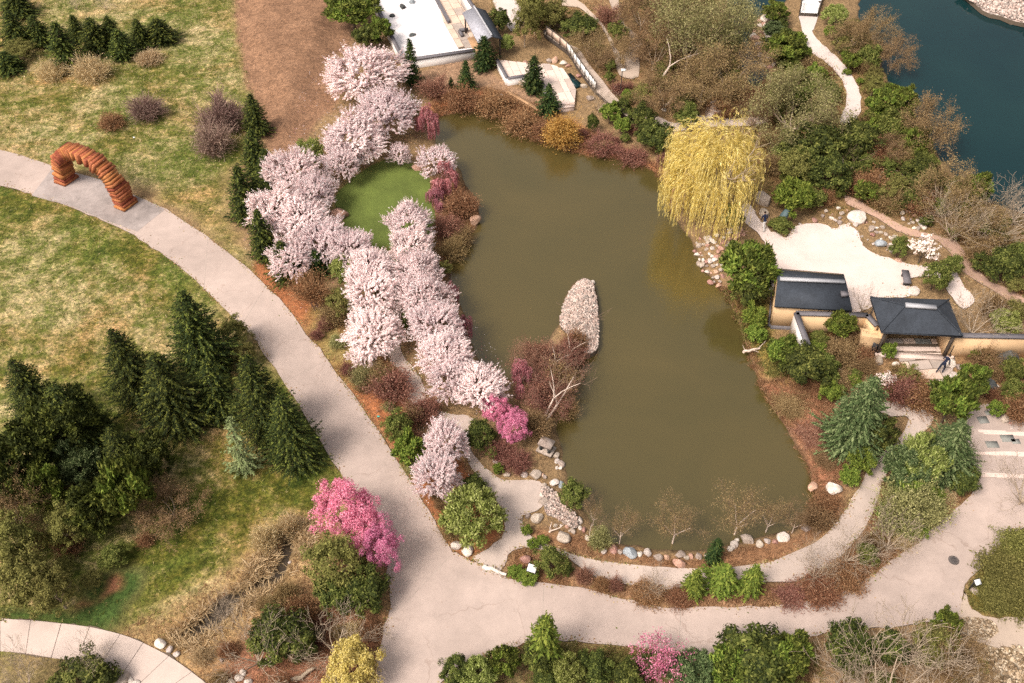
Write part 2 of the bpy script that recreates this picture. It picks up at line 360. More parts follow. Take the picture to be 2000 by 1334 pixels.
LAKE = [(1690,-80),(1870,-10),(1900,14),(1950,36),(2000,52),(2120,80),(2500,200),(2500,560),(2120,470),(2030,425),(1975,405),(1925,392),(1890,365),(1860,340),(1832,305),(1800,265),(1785,235),(1765,200),(1738,165),(1718,125),(1700,95),(1686,62)]
INLET = [(1425,-80),(1550,-80),(1540,-10),(1515,15),(1480,35),(1466,60),(1468,90),(1488,118),(1500,140),(1496,162),(1470,166),(1450,140),(1440,90),(1425,40)]
CREEK = [(562,1042),(577,1046),(570,1075),(562,1100),(548,1130),(505,1152),(470,1172),(440,1205),(410,1228),(378,1243),(352,1248),(348,1238),(378,1222),(405,1198),(440,1166),(490,1138),(530,1118),(545,1080)]
ROAD = [(-260,222),(0,292),(105,325),(200,352),(270,385),(325,409),(400,459),(450,497),(500,539),(557,597),(612,667),(655,722),(697,782),(750,860),(800,937),(835,995),(858,1040),(885,1075),(915,1093),(945,1105),(975,1122),(1000,1131),(1060,1139),(1140,1149),(1200,1165),(1270,1181),(1340,1186),(1420,1187),(1500,1184),(1560,1176),(1620,1162),(1680,1139),(1720,1110),(1760,1080),(1810,1042),(1845,1010),(1878,985),(1902,955),(1912,925),(1900,885),(1878,850),(1870,820),(1895,795),(1960,790),(2100,800),(2300,800),(2300,960),(2100,985),(2000,1027),(1960,1060),(1930,1094),(1902,1122),(1884,1150),(1880,1175),(1875,1205),(1840,1212),(1790,1216),(1740,1224),(1690,1228),(1630,1232),(1560,1250),(1500,1266),(1400,1278),(1340,1276),(1270,1268),(1200,1260),(1120,1252),(1060,1250),(1010,1258),(960,1275),(925,1293),(880,1320),(850,1350),(820,1440),(700,1440),(728,1350),(736,1285),(750,1240),(760,1180),(758,1120),(755,1085),(735,1045),(700,985),(672,937),(625,857),(590,803),(557,750),(530,710),(505,672),(498,662),(470,632),(432,597),(362,529),(310,492),(262,459),(200,430),(140,405),(70,382),(0,362),(-260,292)]
POOLPATH = [(1020,1008),(1030,1040),(1065,1062),(1100,1075),(1150,1090),(1220,1101),(1300,1108),(1370,1110),(1430,1107),(1500,1098),(1560,1075),(1600,1053),(1630,1025),(1655,992),(1678,950),(1707,898),(1737,874),(1760,850),(1775,815),(1740,812),(1715,800),(1722,786),(1770,785),(1815,800),(1822,822),(1800,850),(1780,870),(1760,890),(1740,915),(1725,940),(1707,998),(1685,1037),(1655,1072),(1625,1105),(1582,1122),(1550,1135),(1500,1137),(1420,1147),(1345,1150),(1300,1149),(1212,1139),(1155,1124),(1120,1098),(1085,1078),(1040,1070),(1000,1075),(985,1105),(965,1118),(940,1103),(925,1088),(955,1070),(980,1050),(985,1030),(980,1000),(965,970),(945,945),(922,917),(905,880),(900,850),(870,830),(832,818),(800,785),(793,760),(780,725),(762,705),(755,680),(765,640),(768,600),(750,560),(735,500),(760,490),(785,560),(784,620),(782,674),(795,704),(822,739),(832,774),(852,797),(880,808),(915,812),(925,822),(915,840),(912,864),(935,900),(957,920),(982,937),(1040,938),(1058,946),(1060,990)]
YARD = [(1502,454),(1517,454),(1535,464),(1555,441),(1600,436),(1630,446),(1645,438),(1662,442),(1675,451),(1681,470),(1697,489),(1737,504),(1772,515),(1810,519),(1835,516),(1862,524),(1880,552),(1902,584),(1890,600),(1875,599),(1852,572),(1836,544),(1800,540),(1776,548),(1775,578),(1720,584),(1700,600),(1640,610),(1510,575),(1500,500),(1494,470)]
YARDLINK = [(1452,397),(1467,402),(1475,418),(1488,432),(1500,445),(1508,462),(1496,474),(1478,452),(1460,440),(1450,420)]
EASTPATH = [(1650,380),(1685,396),(1725,419),(1762,441),(1800,452),(1837,461),(1870,474),(1900,514),(1935,549),(1987,571),(2100,640),(2100,670),(1975,588),(1930,561),(1887,536),(1862,506),(1845,482),(1825,468),(1775,460),(1740,443),(1700,418),(1655,398)]
ISLEPATH = [(1562,22),(1564,50),(1570,82),(1587,102),(1615,123),(1640,150),(1652,175),(1650,212),(1640,237),(1650,252),(1675,233),(1681,197),(1673,163),(1652,130),(1630,108),(1600,80),(1588,64),(1592,47),(1597,25)]
WALKA = [(1100,10),(1130,15),(1155,32),(1175,50),(1190,80),(1200,110),(1210,147),(1246,150),(1248,120),(1250,75),(1236,60),(1218,42),(1210,15),(1205,-30),(1188,-30),(1192,5),(1204,45),(1228,75),(1224,100),(1216,128),(1206,100),(1196,78),(1182,50),(1160,28),(1130,0),(1100,-5)]
WALKB = [(1255,232),(1285,228),(1320,240),(1365,225),(1400,232),(1440,230),(1495,228),(1495,240),(1445,246),(1390,246),(1320,256),(1290,256),(1262,246)]
WALKC = [(960,-30),(1000,-10),(1016,15),(1018,50),(1000,60),(985,40),(962,5)]
SWPATH = [(-200,1178),(0,1207),(60,1211),(120,1217),(175,1224),(235,1238),(280,1255),(330,1281),(375,1312),(420,1350),(480,1420),(330,1420),(290,1370),(250,1330),(195,1300),(140,1290),(70,1281),(0,1272),(-200,1262)]
SEPATH = [(1884,1150),(1890,1175),(1910,1198),(1940,1208),(2000,1206),(2200,1190),(2200,1265),(2000,1262),(1950,1265),(1900,1248),(1862,1225),(1850,1212),(1875,1195)]
LAWN = [(655,400),(662,375),(695,345),(735,318),(780,307),(812,325),(838,350),(842,390),(850,440),(830,520),(770,520),(700,480),(676,450),(672,420)]
ISLE = [(1094,635),(1100,600),(1105,585),(1120,560),(1140,545),(1157,555),(1165,585),(1169,640),(1166,682),(1140,690),(1120,660)]
pond_w = smooth(GP(POND, WL), 4); lake_w = smooth(GP(LAKE, WL), 4); inlet_w = smooth(GP(INLET, WL), 4); creek_w = smooth(GP(CREEK, WL), 3)

# ------------------------------------------------------------------ terrain grid
def axis(a, b, st, far):
    c = np.arange(a, b + 1e-6, st); g = st; L = [a]; R = [b]
    while L[-1] > -far: g *= 1.6; L.append(L[-1] - g)
    g = st
    while R[-1] < far: g *= 1.6; R.append(R[-1] + g)
    return np.concatenate([L[:0:-1], c, R[1:]])
gx = axis(-66, 74, 0.32, 900); gy = axis(16, 116, 0.32, 900)
X, Y = np.meshgrid(gx, gy); core = (X > -75) & (X < 85) & (Y > 8) & (Y < 125)
def bandd(poly):
    D = np.full(X.shape, -99.0); lo = poly.min(0) - 6; hi = poly.max(0) + 6
    m = (X > lo[0]) & (X < hi[0]) & (Y > lo[1]) & (Y < hi[1]); D[m] = sdist(poly, X[m], Y[m]); return D
def sstep(a, b, x): t = np.clip((x - a) / (b - a), 0, 1); return t * t * (3 - 2 * t)
wob = (vnoise(X, Y, 0.9, 3) - 0.5) * 0.5 + (vnoise(X, Y, 2.6, 4) - 0.5) * 0.5
dP = bandd(pond_w) + wob * 0.45; dL = bandd(lake_w) + wob; dI = bandd(inlet_w) + wob * 0.6; dC = bandd(creek_w) + wob * 0.25
Z = -0.02 - 0.10 * vnoise(X, Y, 1.3, 5) * vnoise(X, Y, 0.4, 6)
hill = GP(smooth([(470,-120),(690,-60),(672,50),(655,110),(630,200),(585,250),(545,270),(505,200),(475,100)], 4))
dH = bandd(hill); Z += 0.9 * sstep(0, 3.6, dH + (vnoise(X, Y, 3, 31) - .5) * 2)
def carve(Z, d, bank, deep):
    out_ = np.where(d < -bank, 1.0, -d / bank); out_ = np.clip(out_, 0, 1) ** 0.8
    zz = WL + (Z - WL) * out_
    return np.where(d > 0, WL - np.clip(d * 0.6, 0, deep), zz)
for d, bk, dp in ((dP, 1.5, 1.6), (dL, 1.8, 2.5), (dI, 1.2, 1.5), (dC, 0.8, 0.25)): Z = carve(Z, d, bk, dp)
def zat(x, y):
    i = int(np.clip(np.searchsorted(gx, x) - 1, 0, len(gx) - 2)); j = int(np.clip(np.searchsorted(gy, y) - 1, 0, len(gy) - 2))
    fx = (x - gx[i]) / (gx[i + 1] - gx[i]); fy = (y - gy[j]) / (gy[j + 1] - gy[j])
    return float((Z[j, i] * (1 - fx) + Z[j, i + 1] * fx) * (1 - fy) + (Z[j + 1, i] * (1 - fx) + Z[j + 1, i + 1] * fx) * fy)
def znear(P):
    i = np.clip(np.searchsorted(gx, P[:, 0]), 0, len(gx) - 1); j = np.clip(np.searchsorted(gy, P[:, 1]), 0, len(gy) - 1)
    return Z[j, i]
# ground cover zones: (outline, colour, feather m, meadow share, green bias)
zones = [
 ([(-500,-400),(455,-120),(463,0),(472,90),(485,150),(503,215),(480,300),(446,330),(436,430),(478,510),(500,536),(400,440),(200,330),(-500,200)], (0.30,0.24,0.10), 1.2, 1.0, -0.008),
 ([(-500,230),(0,350),(140,395),(262,450),(432,590),(557,745),(672,940),(640,1000),(610,1070),(560,1150),(400,1210),(225,1245),(-500,1190)], (0.30,0.24,0.10), 0.8, 1.0, -0.015),
 ([(0,362),(140,405),(262,459),(362,529),(380,560),(330,560),(250,510),(180,500),(100,430),(0,400)], (0.30,0.24,0.10), 1.5, 1.0, 0.045),
 ([(505,672),(557,750),(625,857),(672,937),(655,980),(600,1000),(500,1010),(420,1100),(330,1190),(270,1200),(250,1100),(330,980),(560,900),(560,800)], (0.30,0.24,0.10), 1.5, 1.0, 0.06),
 ([(135,1228),(150,1175),(200,1118),(280,1108),(290,1145),(255,1180),(232,1238)], (0.05,0.085,0.02), 0.5, 0.0, 0.2),
 ([(190,1175),(150,1165),(140,1195),(235,1150),(220,1120)], (0.30,0.13,0.07), 0.4, 0.0, 0),
 ([(-400,1160),(0,1185),(130,1190),(140,1230),(0,1212),(-400,1190)], (0.05,0.085,0.02), 0.4, 0.3, 0.2),
 ([(225,1245),(300,1190),(420,1130),(520,1060),(600,1010),(700,1120),(755,1200),(740,1290),(700,1500),(420,1500),(380,1310),(300,1262)], (0.34,0.20,0.10), 1.5, 0.25, -0.1),
 ([(470,1240),(560,1200),(700,1180),(752,1230),(735,1320),(700,1500),(500,1500),(440,1330)], (0.27,0.125,0.075), 1.0, 0.0, 0),
 ([(310,1250),(390,1170),(490,1090),(530,1030),(600,1020),(615,1100),(550,1170),(470,1240),(390,1280)], (0.36,0.24,0.12), 1.2, 0.2, -0.05),
 ([(-200,1262),(0,1275),(195,1303),(260,1335),(330,1500),(-200,1500)], (0.22,0.15,0.08), 0.6, 0.35, 0.0),
 ([(462,-150),(700,-150),(686,40),(690,90),(640,130),(660,200),(625,232),(568,300),(520,285),(500,205),(470,120)], (0.235,0.135,0.082), 0.5, 0.0, 0),
 ([(500,540),(520,500),(560,540),(640,590),(700,680),(760,710),(800,800),(820,880),(900,900),(950,990),(985,1030),(930,1090),(885,1078),(830,990),(780,905),(697,780),(600,652)], (0.34,0.135,0.06), 0.5, 0.0, 0),
 ([(600,640),(640,600),(720,700),(760,740),(700,745),(650,715)], (0.26,0.19,0.07), 1.0, 0.2, 0.0),
 (LAWN, (0.115,0.135,0.018), 0.15, 0.0, 0.2),
 ([(660,380),(740,318),(780,307),(700,360),(690,430),(676,450)], (0.085,0.125,0.016), 1.0, 0.0, 0.2),  # darker crescent paints the cherries' shadow onto the upper-left lawn
 ([(848,240),(860,180),(940,170),(1060,210),(1200,280),(1290,330),(1320,450),(1300,470),(1280,360),(1240,325),(1100,300),(1000,245),(900,225)], (0.36,0.145,0.07), 0.7, 0.0, 0),
 ([(815,140),(925,110),(970,150),(1060,190),(1050,215),(960,180),(870,165),(815,170)], (0.30,0.19,0.12), 0.4, 0.0, 0),
 ([(845,340),(900,350),(945,400),(940,450),(890,500),(870,560),(850,520),(848,430)], (0.17,0.09,0.045), 0.6, 0.0, 0),
 ([(1380,540),(1430,560),(1470,640),(1500,740),(1600,700),(1640,830),(1650,920),(1600,1000),(1575,900),(1480,740),(1440,640)], (0.31,0.145,0.085), 0.8, 0.0, 0),
 ([(1415,560),(1500,590),(1510,680),(1560,740),(1500,730),(1465,680)], (0.30,0.22,0.06), 0.8, 0.15, 0.1),
 ([(1030,1040),(1100,1075),(1300,1108),(1430,1108),(1560,1075),(1650,990),(1600,950),(1590,1020),(1480,1060),(1300,1088),(1150,1040)], (0.26,0.14,0.075), 0.5, 0.0, 0),
 ([(1000,1075),(1060,1080),(1150,1128),(1300,1152),(1500,1140),(1590,1120),(1690,1035),(1730,935),(1800,960),(1910,940),(1850,1010),(1690,1138),(1500,1185),(1340,1187),(1180,1160),(1000,1130)], (0.24,0.13,0.065), 0.5, 0.0, 0),
 ([(1060,1085),(1140,1148),(1350,1186),(1500,1184),(1680,1140),(1700,1100),(1500,1165),(1300,1165)], (0.36,0.22,0.13), 0.7, 0.0, 0),
 ([(925,1293),(1010,1258),(1200,1262),(1400,1280),(1560,1250),(1600,1300),(1600,1500),(820,1500)], (0.17,0.13,0.06), 0.5, 0.1, 0),
 ([(1060,1252),(1200,1262),(1400,1280),(1500,1268),(1480,1290),(1300,1300),(1130,1285)], (0.30,0.22,0.09), 0.5, 0.3, 0.05),
 ([(1560,1250),(1850,1212),(1870,1225),(1960,1268),(2000,1262),(2200,1262),(2200,1600),(1500,1600)], (0.30,0.20,0.11), 0.5, 0.0, 0),
 ([(2000,1027),(1930,1094),(1888,1150),(1900,1185),(1940,1205),(2000,1204),(2300,1190),(2300,960)], (0.20,0.155,0.035), 0.5, 0.2, 0.1),
 ([(980,-100),(1430,-100),(1460,160),(1480,240),(1330,235),(1240,225),(1110,90),(1000,60)], (0.27,0.17,0.09), 1.0, 0.1, 0),
 ([(1500,150),(1700,120),(1850,330),(1900,380),(2200,480),(2200,620),(1940,540),(1780,430),(1500,400),(1380,260)], (0.22,0.14,0.065), 1.0, 0.1, 0),
 ([(1875,-60),(2300,-60),(2500,190),(2120,78),(2000,50),(1950,34),(1898,12)], (0.5,0.4,0.34), 0.3, 0.0, 0),
 ([(1640,700),(1900,690),(2200,700),(2200,800),(1900,790),(1700,780)], (0.25,0.15,0.08), 0.6, 0.1, 0)]
C = np.empty(X.shape + (3,)); C[:] = (0.24, 0.16, 0.085); Md = np.zeros(X.shape); Gb = np.zeros(X.shape)
wz = (vnoise(X, Y, 1.1, 8) - 0.5) * 1.2 + (vnoise(X, Y, 3.5, 9) - 0.5) * 1.2 + (vnoise(X, Y, 0.5, 10) - 0.5) * 0.5
for zp, c, fe, md, gb in zones:
    P = smooth(GP(zp), 3); D = np.full(X.shape, -99.0); lo = P.min(0) - 4; hi = P.max(0) + 4
    m = (X > lo[0]) & (X < hi[0]) & (Y > lo[1]) & (Y < hi[1])
    D[m] = sdist(P, X[m], Y[m]); w = sstep(-fe, fe, D + wz * min(fe, 1.0) * 0.8)
    C = C * (1 - w[..., None]) + np.array(c) * w[..., None]; Md = Md * (1 - w) + md * w; Gb = Gb * (1 - w) + gb * w
for d in (dP, dL, dI, dC):      # wet mud at and under the waterline
    w = sstep(-0.35, 0.1, d); C = C * (1 - w[..., None]) + np.array((0.07, 0.05, 0.03)) * w[..., None]; Md *= 1 - w
ground_m, t = nt('ground_cover')
at = N(t, 'ShaderNodeAttribute', attribute_name='cover'); az = N(t, 'ShaderNodeAttribute', attribute_name='zone'); v = pos(t)
sz_ = N(t, 'ShaderNodeSeparateXYZ'); t.links.new(az.outputs['Vector'], sz_.inputs[0])
n1 = noise(t, 0.13, 5, 0.62, v, 0.5); n2 = noise(t, 0.7, 5, 0.68, v, 0.4); n3 = noise(t, 3.2, 5, 0.75, v, 0.3); n4 = noise(t, 11, 3, 0.8, v)
gsum = mth(t, 'ADD', mth(t, 'ADD', mth(t, 'MULTIPLY', n1, 0.34), mth(t, 'MULTIPLY', n2, 0.34)), mth(t, 'MULTIPLY', noise(t, 1.9, 4, 0.8, v, 0.5), 0.32))
gsum = mth(t, 'SUBTRACT', gsum, sz_.outputs[1])
mead = ramp(t, gsum, [(0.38, (0.05, 0.082, 0.014)), (0.455, (0.11, 0.135, 0.026)), (0.50, (0.18, 0.18, 0.06)), (0.545, (0.31, 0.265, 0.125)), (0.62, (0.44, 0.34, 0.19))])
f34 = mth(t, 'ADD', mth(t, 'MULTIPLY', n3, 0.5), mth(t, 'MULTIPLY', n4, 0.5))
mead = mixc(t, 1.0, mead, ramp(t, noise(t, 0.10, 5, 0.7, v, 0.8), [(0.42, (1, 1, 1)), (0.60, (0.97, 0.78, 0.66))]), 'MULTIPLY')
mead = mixc(t, 1.0, mead, ramp(t, noise(t, 4.5, 3, 0.8, v), [(0.40, (0.62, 0.66, 0.6)), (0.52, (1, 1, 1)), (0.62, (1.25, 1.2, 1.15))]), 'MULTIPLY')
c = mixc(t, sz_.outputs[0], at.outputs['Color'], mead)
c = mixc(t, 1.0, c, ramp(t, f34, [(0.36, (0.36, 0.36, 0.36)), (0.5, (0.98, 0.98, 0.98)), (0.64, (1.65, 1.6, 1.5))]), 'MULTIPLY')
c = mixc(t, 1.0, c, ramp(t, n2, [(0.35, (0.8, 0.78, 0.76)), (0.65, (1.15, 1.15, 1.15))]), 'MULTIPLY')
out(t, bsdf(t, c, 0.95, 0.15, f34, 0.7, 0.12).outputs[0])
ny, nx = X.shape; idx = np.arange(ny * nx).reshape(ny, nx)
F = np.stack([idx[:-1, :-1], idx[:-1, 1:], idx[1:, 1:], idx[1:, :-1]], -1).reshape(-1, 4)
gme = make_mesh('ground', [(np.stack([X, Y, Z], -1).reshape(-1, 3), F, ground_m)], True)
a = gme.attributes.new('cover', 'FLOAT_COLOR', 'POINT'); a.data.foreach_set('color', np.concatenate([C.reshape(-1, 3), np.ones((ny * nx, 1))], 1).astype(np.float32).ravel())
a = gme.attributes.new('zone', 'FLOAT_VECTOR', 'POINT'); a.data.foreach_set('vector', np.stack([Md, Gb, Gb * 0], -1).astype(np.float32).ravel())
link('ground', gme, kind='structure')
def water(name, d, mat, z=WL):
    m = (d[:-1, :-1] > -0.9) | (d[1:, 1:] > -0.9) | (d[:-1, 1:] > -0.9) | (d[1:, :-1] > -0.9)
    f = F.reshape(ny - 1, nx - 1, 4)[m]; u, inv = np.unique(f, return_inverse=True)
    V = np.c_[X.ravel()[u], Y.ravel()[u], np.full(len(u), z)]
    link(name, make_mesh(name, [(V, inv.reshape(-1, 4), mat)], True), kind='structure')
water('pond_water', dP, M['water']); water('lake_water', dL, M['lake']); water('inlet_water', dI, M['lake'], WL - 0.006); water('creek_water', dC, M['creek'])

# ------------------------------------------------------------------ roads and paths
def way(name, pts, mat, z1=0.03, n=4, z0=-0.25, rag=0.05, side=None):
    P = smooth(GP(pts, z1), n); nn = len(P); r = np.random.default_rng(len(name))
    P = P + r.normal(size=P.shape) * rag
    return slab(name, P, z0, z1, mat, side or M['joint'], kind='structure')
way('road', ROAD, M['road'], 0.03, 4)
way('garden_path', POOLPATH, M['path'], 0.036, 3, rag=0.03)
way('gravel_yard', YARD, M['yard'], 0.04, 4, rag=0.05)
way('yard_link_path', YARDLINK, M['yard'], 0.034, 3)
way('east_path', EASTPATH, M['pathrose'], 0.03, 3, rag=0.08)
way('island_path', ISLEPATH, M['pathpale'], 0.03, 4)
way('upper_walk', WALKA, M['pathgrey'], 0.03, 3, rag=0.08)
way('shore_walk', WALKB, M['path'], 0.03, 3)
way('upper_plaza', WALKC, M['pathpale'], 0.03, 3)
way('side_path', SEPATH, M['pathgrey'], 0.038, 3)
M['lawn'] = plain('mown_lawn', (0.095, 0.125, 0.025), 0.95, 0.40, 0.3, 0.5, fine=18)
way('lawn', LAWN, M['lawn'], 0.02, 4, rag=0.06)
way('island_gravel', ISLE, stonefield('island_gravel_stones', (0.42,0.33,0.28), (0.62,0.50,0.44), (0.76,0.66,0.60), 9.0, 0.6), 0.03, 3, WL - 0.3, rag=0.03)
way('lake_shingle', [(1880,-60),(2300,-60),(2500,170),(2120,68),(2000,44),(1952,30),(1905,8)], stonefield('shingle_stones', (0.40,0.32,0.28), (0.58,0.47,0.42), (0.74,0.64,0.58), 2.6, 0.35), 0.05, 3, -0.4, rag=0.2)
way('pebble_bed', [(1880,1205),(1935,1212),(1950,1235),(1910,1250),(1860,1230),(1840,1216)], stonefield('pebble_bed_stones', (0.26,0.19,0.12), (0.42,0.32,0.22), (0.6,0.5,0.38), 4.5, 0.35), 0.042, 3)
way('pebble_shore', [(1058,950),(1085,960),(1098,985),(1120,1000),(1130,1020),(1118,1030),(1085,1010),(1064,1000)], stonefield('shore_pebble_stones', (0.40,0.33,0.29), (0.58,0.48,0.43), (0.72,0.62,0.57), 6, 0.4), 0.02, 3)
way('pebble_corner', [(1900,1275),(2010,1262),(2100,1400),(1880,1400)], stonefield('corner_pebble_stones', (0.16,0.11,0.06), (0.44,0.32,0.2), (0.78,0.66,0.5), 3.2, 0.3), 0.03, 3)

def pebbles(name, pts, n, s0, s1, z, mats, seed, dome=0.0):
    r = np.random.default_rng(seed); P = smooth(GP(pts, z), 3); lo = P.min(0); hi = P.max(0); q = r.uniform(lo, hi, (n * 4, 2)); q = q[inside(P, q[:, 0], q[:, 1])][:n]; m = len(q); s = r.uniform(s0, s1, m) * r.uniform(.6, 1, m)
    dd = np.clip(sdist(P, q[:, 0], q[:, 1]) / 1.2, 0, 1); c = np.c_[q, z + s * .25 + dome * dd]
    O = np.array([(1, 0, 0), (.5, .85, .1), (-.5, .8, 0), (-1, 0, .1), (-.5, -.85, 0), (.5, -.8, .1), (.1, .1, .75), (0, 0, -.6)]); a = r.uniform(0, 6.28, m); ca, sa = np.cos(a), np.sin(a)
    V = O[None] * s[:, None, None] * .5 * r.uniform(.7, 1.3, (m, 8, 1)); V[:, :, 1] *= .78; x = V[:, :, 0] * ca[:, None] - V[:, :, 1] * sa[:, None]; y = V[:, :, 0] * sa[:, None] + V[:, :, 1] * ca[:, None]; V = np.stack([x, y, V[:, :, 2]], -1) + c[:, None]
    f = np.array([(i, (i + 1) % 6, 6) for i in range(6)] + [((i + 1) % 6, i, 7) for i in range(6)]); parts = []; k = r.integers(0, len(mats), m)
    for j, mt in enumerate(mats):
        v = V[k == j]; i0 = (np.arange(len(v)) * 8)[:, None, None]; parts.append((v.reshape(-1, 3), (f[None] + i0).reshape(-1, 3), mt))
    link(name, make_mesh(name, parts), kind='stuff')
pm = [plain('pebble_pink', (0.42, 0.31, 0.265), 0.9, 0.2), plain('pebble_pale', (0.54, 0.44, 0.385), 0.9, 0.15), plain('pebble_grey', (0.30, 0.25, 0.22), 0.9, 0.25)]
pt = [plain('pebble_tan', (0.34, 0.25, 0.16), 0.9, 0.25), plain('pebble_brown', (0.22, 0.15, 0.09), 0.9, 0.25), plain('pebble_cream', (0.52, 0.42, 0.30), 0.9, 0.2)]
pebbles('island_pebbles', ISLE, 4200, .14, .34, .03, pm, 1, .30)
pebbles('lake_shingle_stones', [(1880,-20),(2060,-20),(2060,80),(2000,46),(1952,30),(1905,8)], 3200, .25, .6, .05, pm, 2)
pebbles('shore_pebbles', [(1058,950),(1085,960),(1098,985),(1120,1000),(1130,1020),(1118,1030),(1085,1010),(1064,1000)], 700, .12, .3, .03, pm, 3)
pebbles('fork_pebbles', [(1880,1205),(1935,1212),(1950,1235),(1910,1250),(1860,1230),(1840,1216)], 380, .08, .2, .05, pt, 4)
pebbles('corner_pebbles', [(1890,1278),(2010,1265),(2040,1345),(1880,1345)], 650, .10, .3, .04, pt, 5)
for (ax_, ay_), (bx_, by_) in (((398,566),(406,464)), ((474,632),(520,557)), ((556,746),(640,702)), ((640,880),(744,848)), ((880,1085),(790,1180)), ((1062,1142),(1058,1248)), ((1330,1188),(1325,1273))):
    p_ = GP([(ax_, ay_), (bx_, by_)], .03); d_ = p_[1] - p_[0]; n_ = np.array([-d_[1], d_[0]]) / np.hypot(*d_) * .018
    slab('road_joint', np.array([p_[0] - n_, p_[1] - n_, p_[1] + n_, p_[0] + n_]), .0, .034, M['stonegrey'], kind='structure')
def clip_poly(poly, a, b, c):
    """keep the side a*x+b*y<=c"""
    o = []; n = len(poly)
    for i in range(n):
        p, q = poly[i], poly[(i + 1) % n]; dp = a * p[0] + b * p[1] - c; dq = a * q[0] + b * q[1] - c
        if dp <= 0: o.append(p)
        if dp * dq < 0: s = dp / (dp - dq); o.append(p + s * (q - p))
    return o
def paving(parent, name, poly, ang, cw, ch, z0, z1, mats, gap=0.03, seed=1, jitter=0.25, lift=0.012, limit=290):
    """stones laid in courses, cut to the convex outline; every stone an object"""
    r = np.random.default_rng(seed); P = np.asarray(poly, float)
    area = 0.5 * np.sum(P[:, 0] * np.roll(P[:, 1], -1) - np.roll(P[:, 0], -1) * P[:, 1])
    if area < 0: P = P[::-1]
    u = np.array([math.cos(ang), math.sin(ang)]); w = np.array([-u[1], u[0]]); cu = P @ u; cw_ = P @ w
    y = cw_.min(); k = 0
    while y < cw_.max():
        h = ch * (1 + jitter * r.uniform(-1, 1)); x = cu.min() - r.uniform(0, cw)
        while x < cu.max():
            l = cw * (1 + 1.6 * jitter * r.uniform(-1, 1))
            q = [p for p in P]
            for a_, c_ in ((-u, -(x + gap / 2)), (u, x + l - gap / 2), (-w, -(y + gap / 2)), (w, y + h - gap / 2)):
                q = clip_poly(q, a_[0], a_[1], c_)
                if len(q) < 3: break
            if len(q) >= 3:
                Q = np.array(q); ar = 0.5 * abs(np.sum(Q[:, 0] * np.roll(Q[:, 1], -1) - np.roll(Q[:, 0], -1) * Q[:, 1]))
                if ar > 0.15 * cw * ch and k < limit:
                    c0 = Q.mean(0); V, tr, qd = prism(Q - c0, z0, z1 + lift * r.uniform(-1, 1)); m = mats[int(r.integers(len(mats)))]
                    link(name, make_mesh(name, [(V, tr, m), (V, qd, m)]), parent, (c0[0], c0[1], 0)); k += 1
            x += l
        y += h
# lower-left path of big concrete slabs: cut the curved outline across at each joint
sw = link('slab_path', None, kind='structure')
bed = way('path_bed', SWPATH, M['joint'], 0.0, 4); bed.parent = sw
top = smooth(GP([(-110,1192),(0,1207),(60,1211),(120,1217),(175,1224),(235,1238),(280,1255),(330,1281),(375,1312),(420,1350),(480,1420)], .03), 4, False)
bot = smooth(GP([(-110,1266),(0,1272),(50,1277),(100,1285),(150,1291),(195,1300),(235,1322),(262,1345),(290,1372),(310,1400),(340,1440)], .03), 4, False)
for i in range(10):
    a_, b_ = i * 4, i * 4 + 4; q = np.concatenate([top[a_:b_ + 1], bot[a_:b_ + 1][::-1]]); c0 = q.mean(0)
    d0 = (q - c0); q = c0 + d0 * (1 - 0.025 / np.maximum(np.linalg.norm(d0, axis=1, keepdims=True), 0.1))
    o = slab('slab', q - c0, -0.1, 0.035 + 0.006 * (i % 3), M['slabconc'], parent=sw); o.location = (c0[0], c0[1], 0)
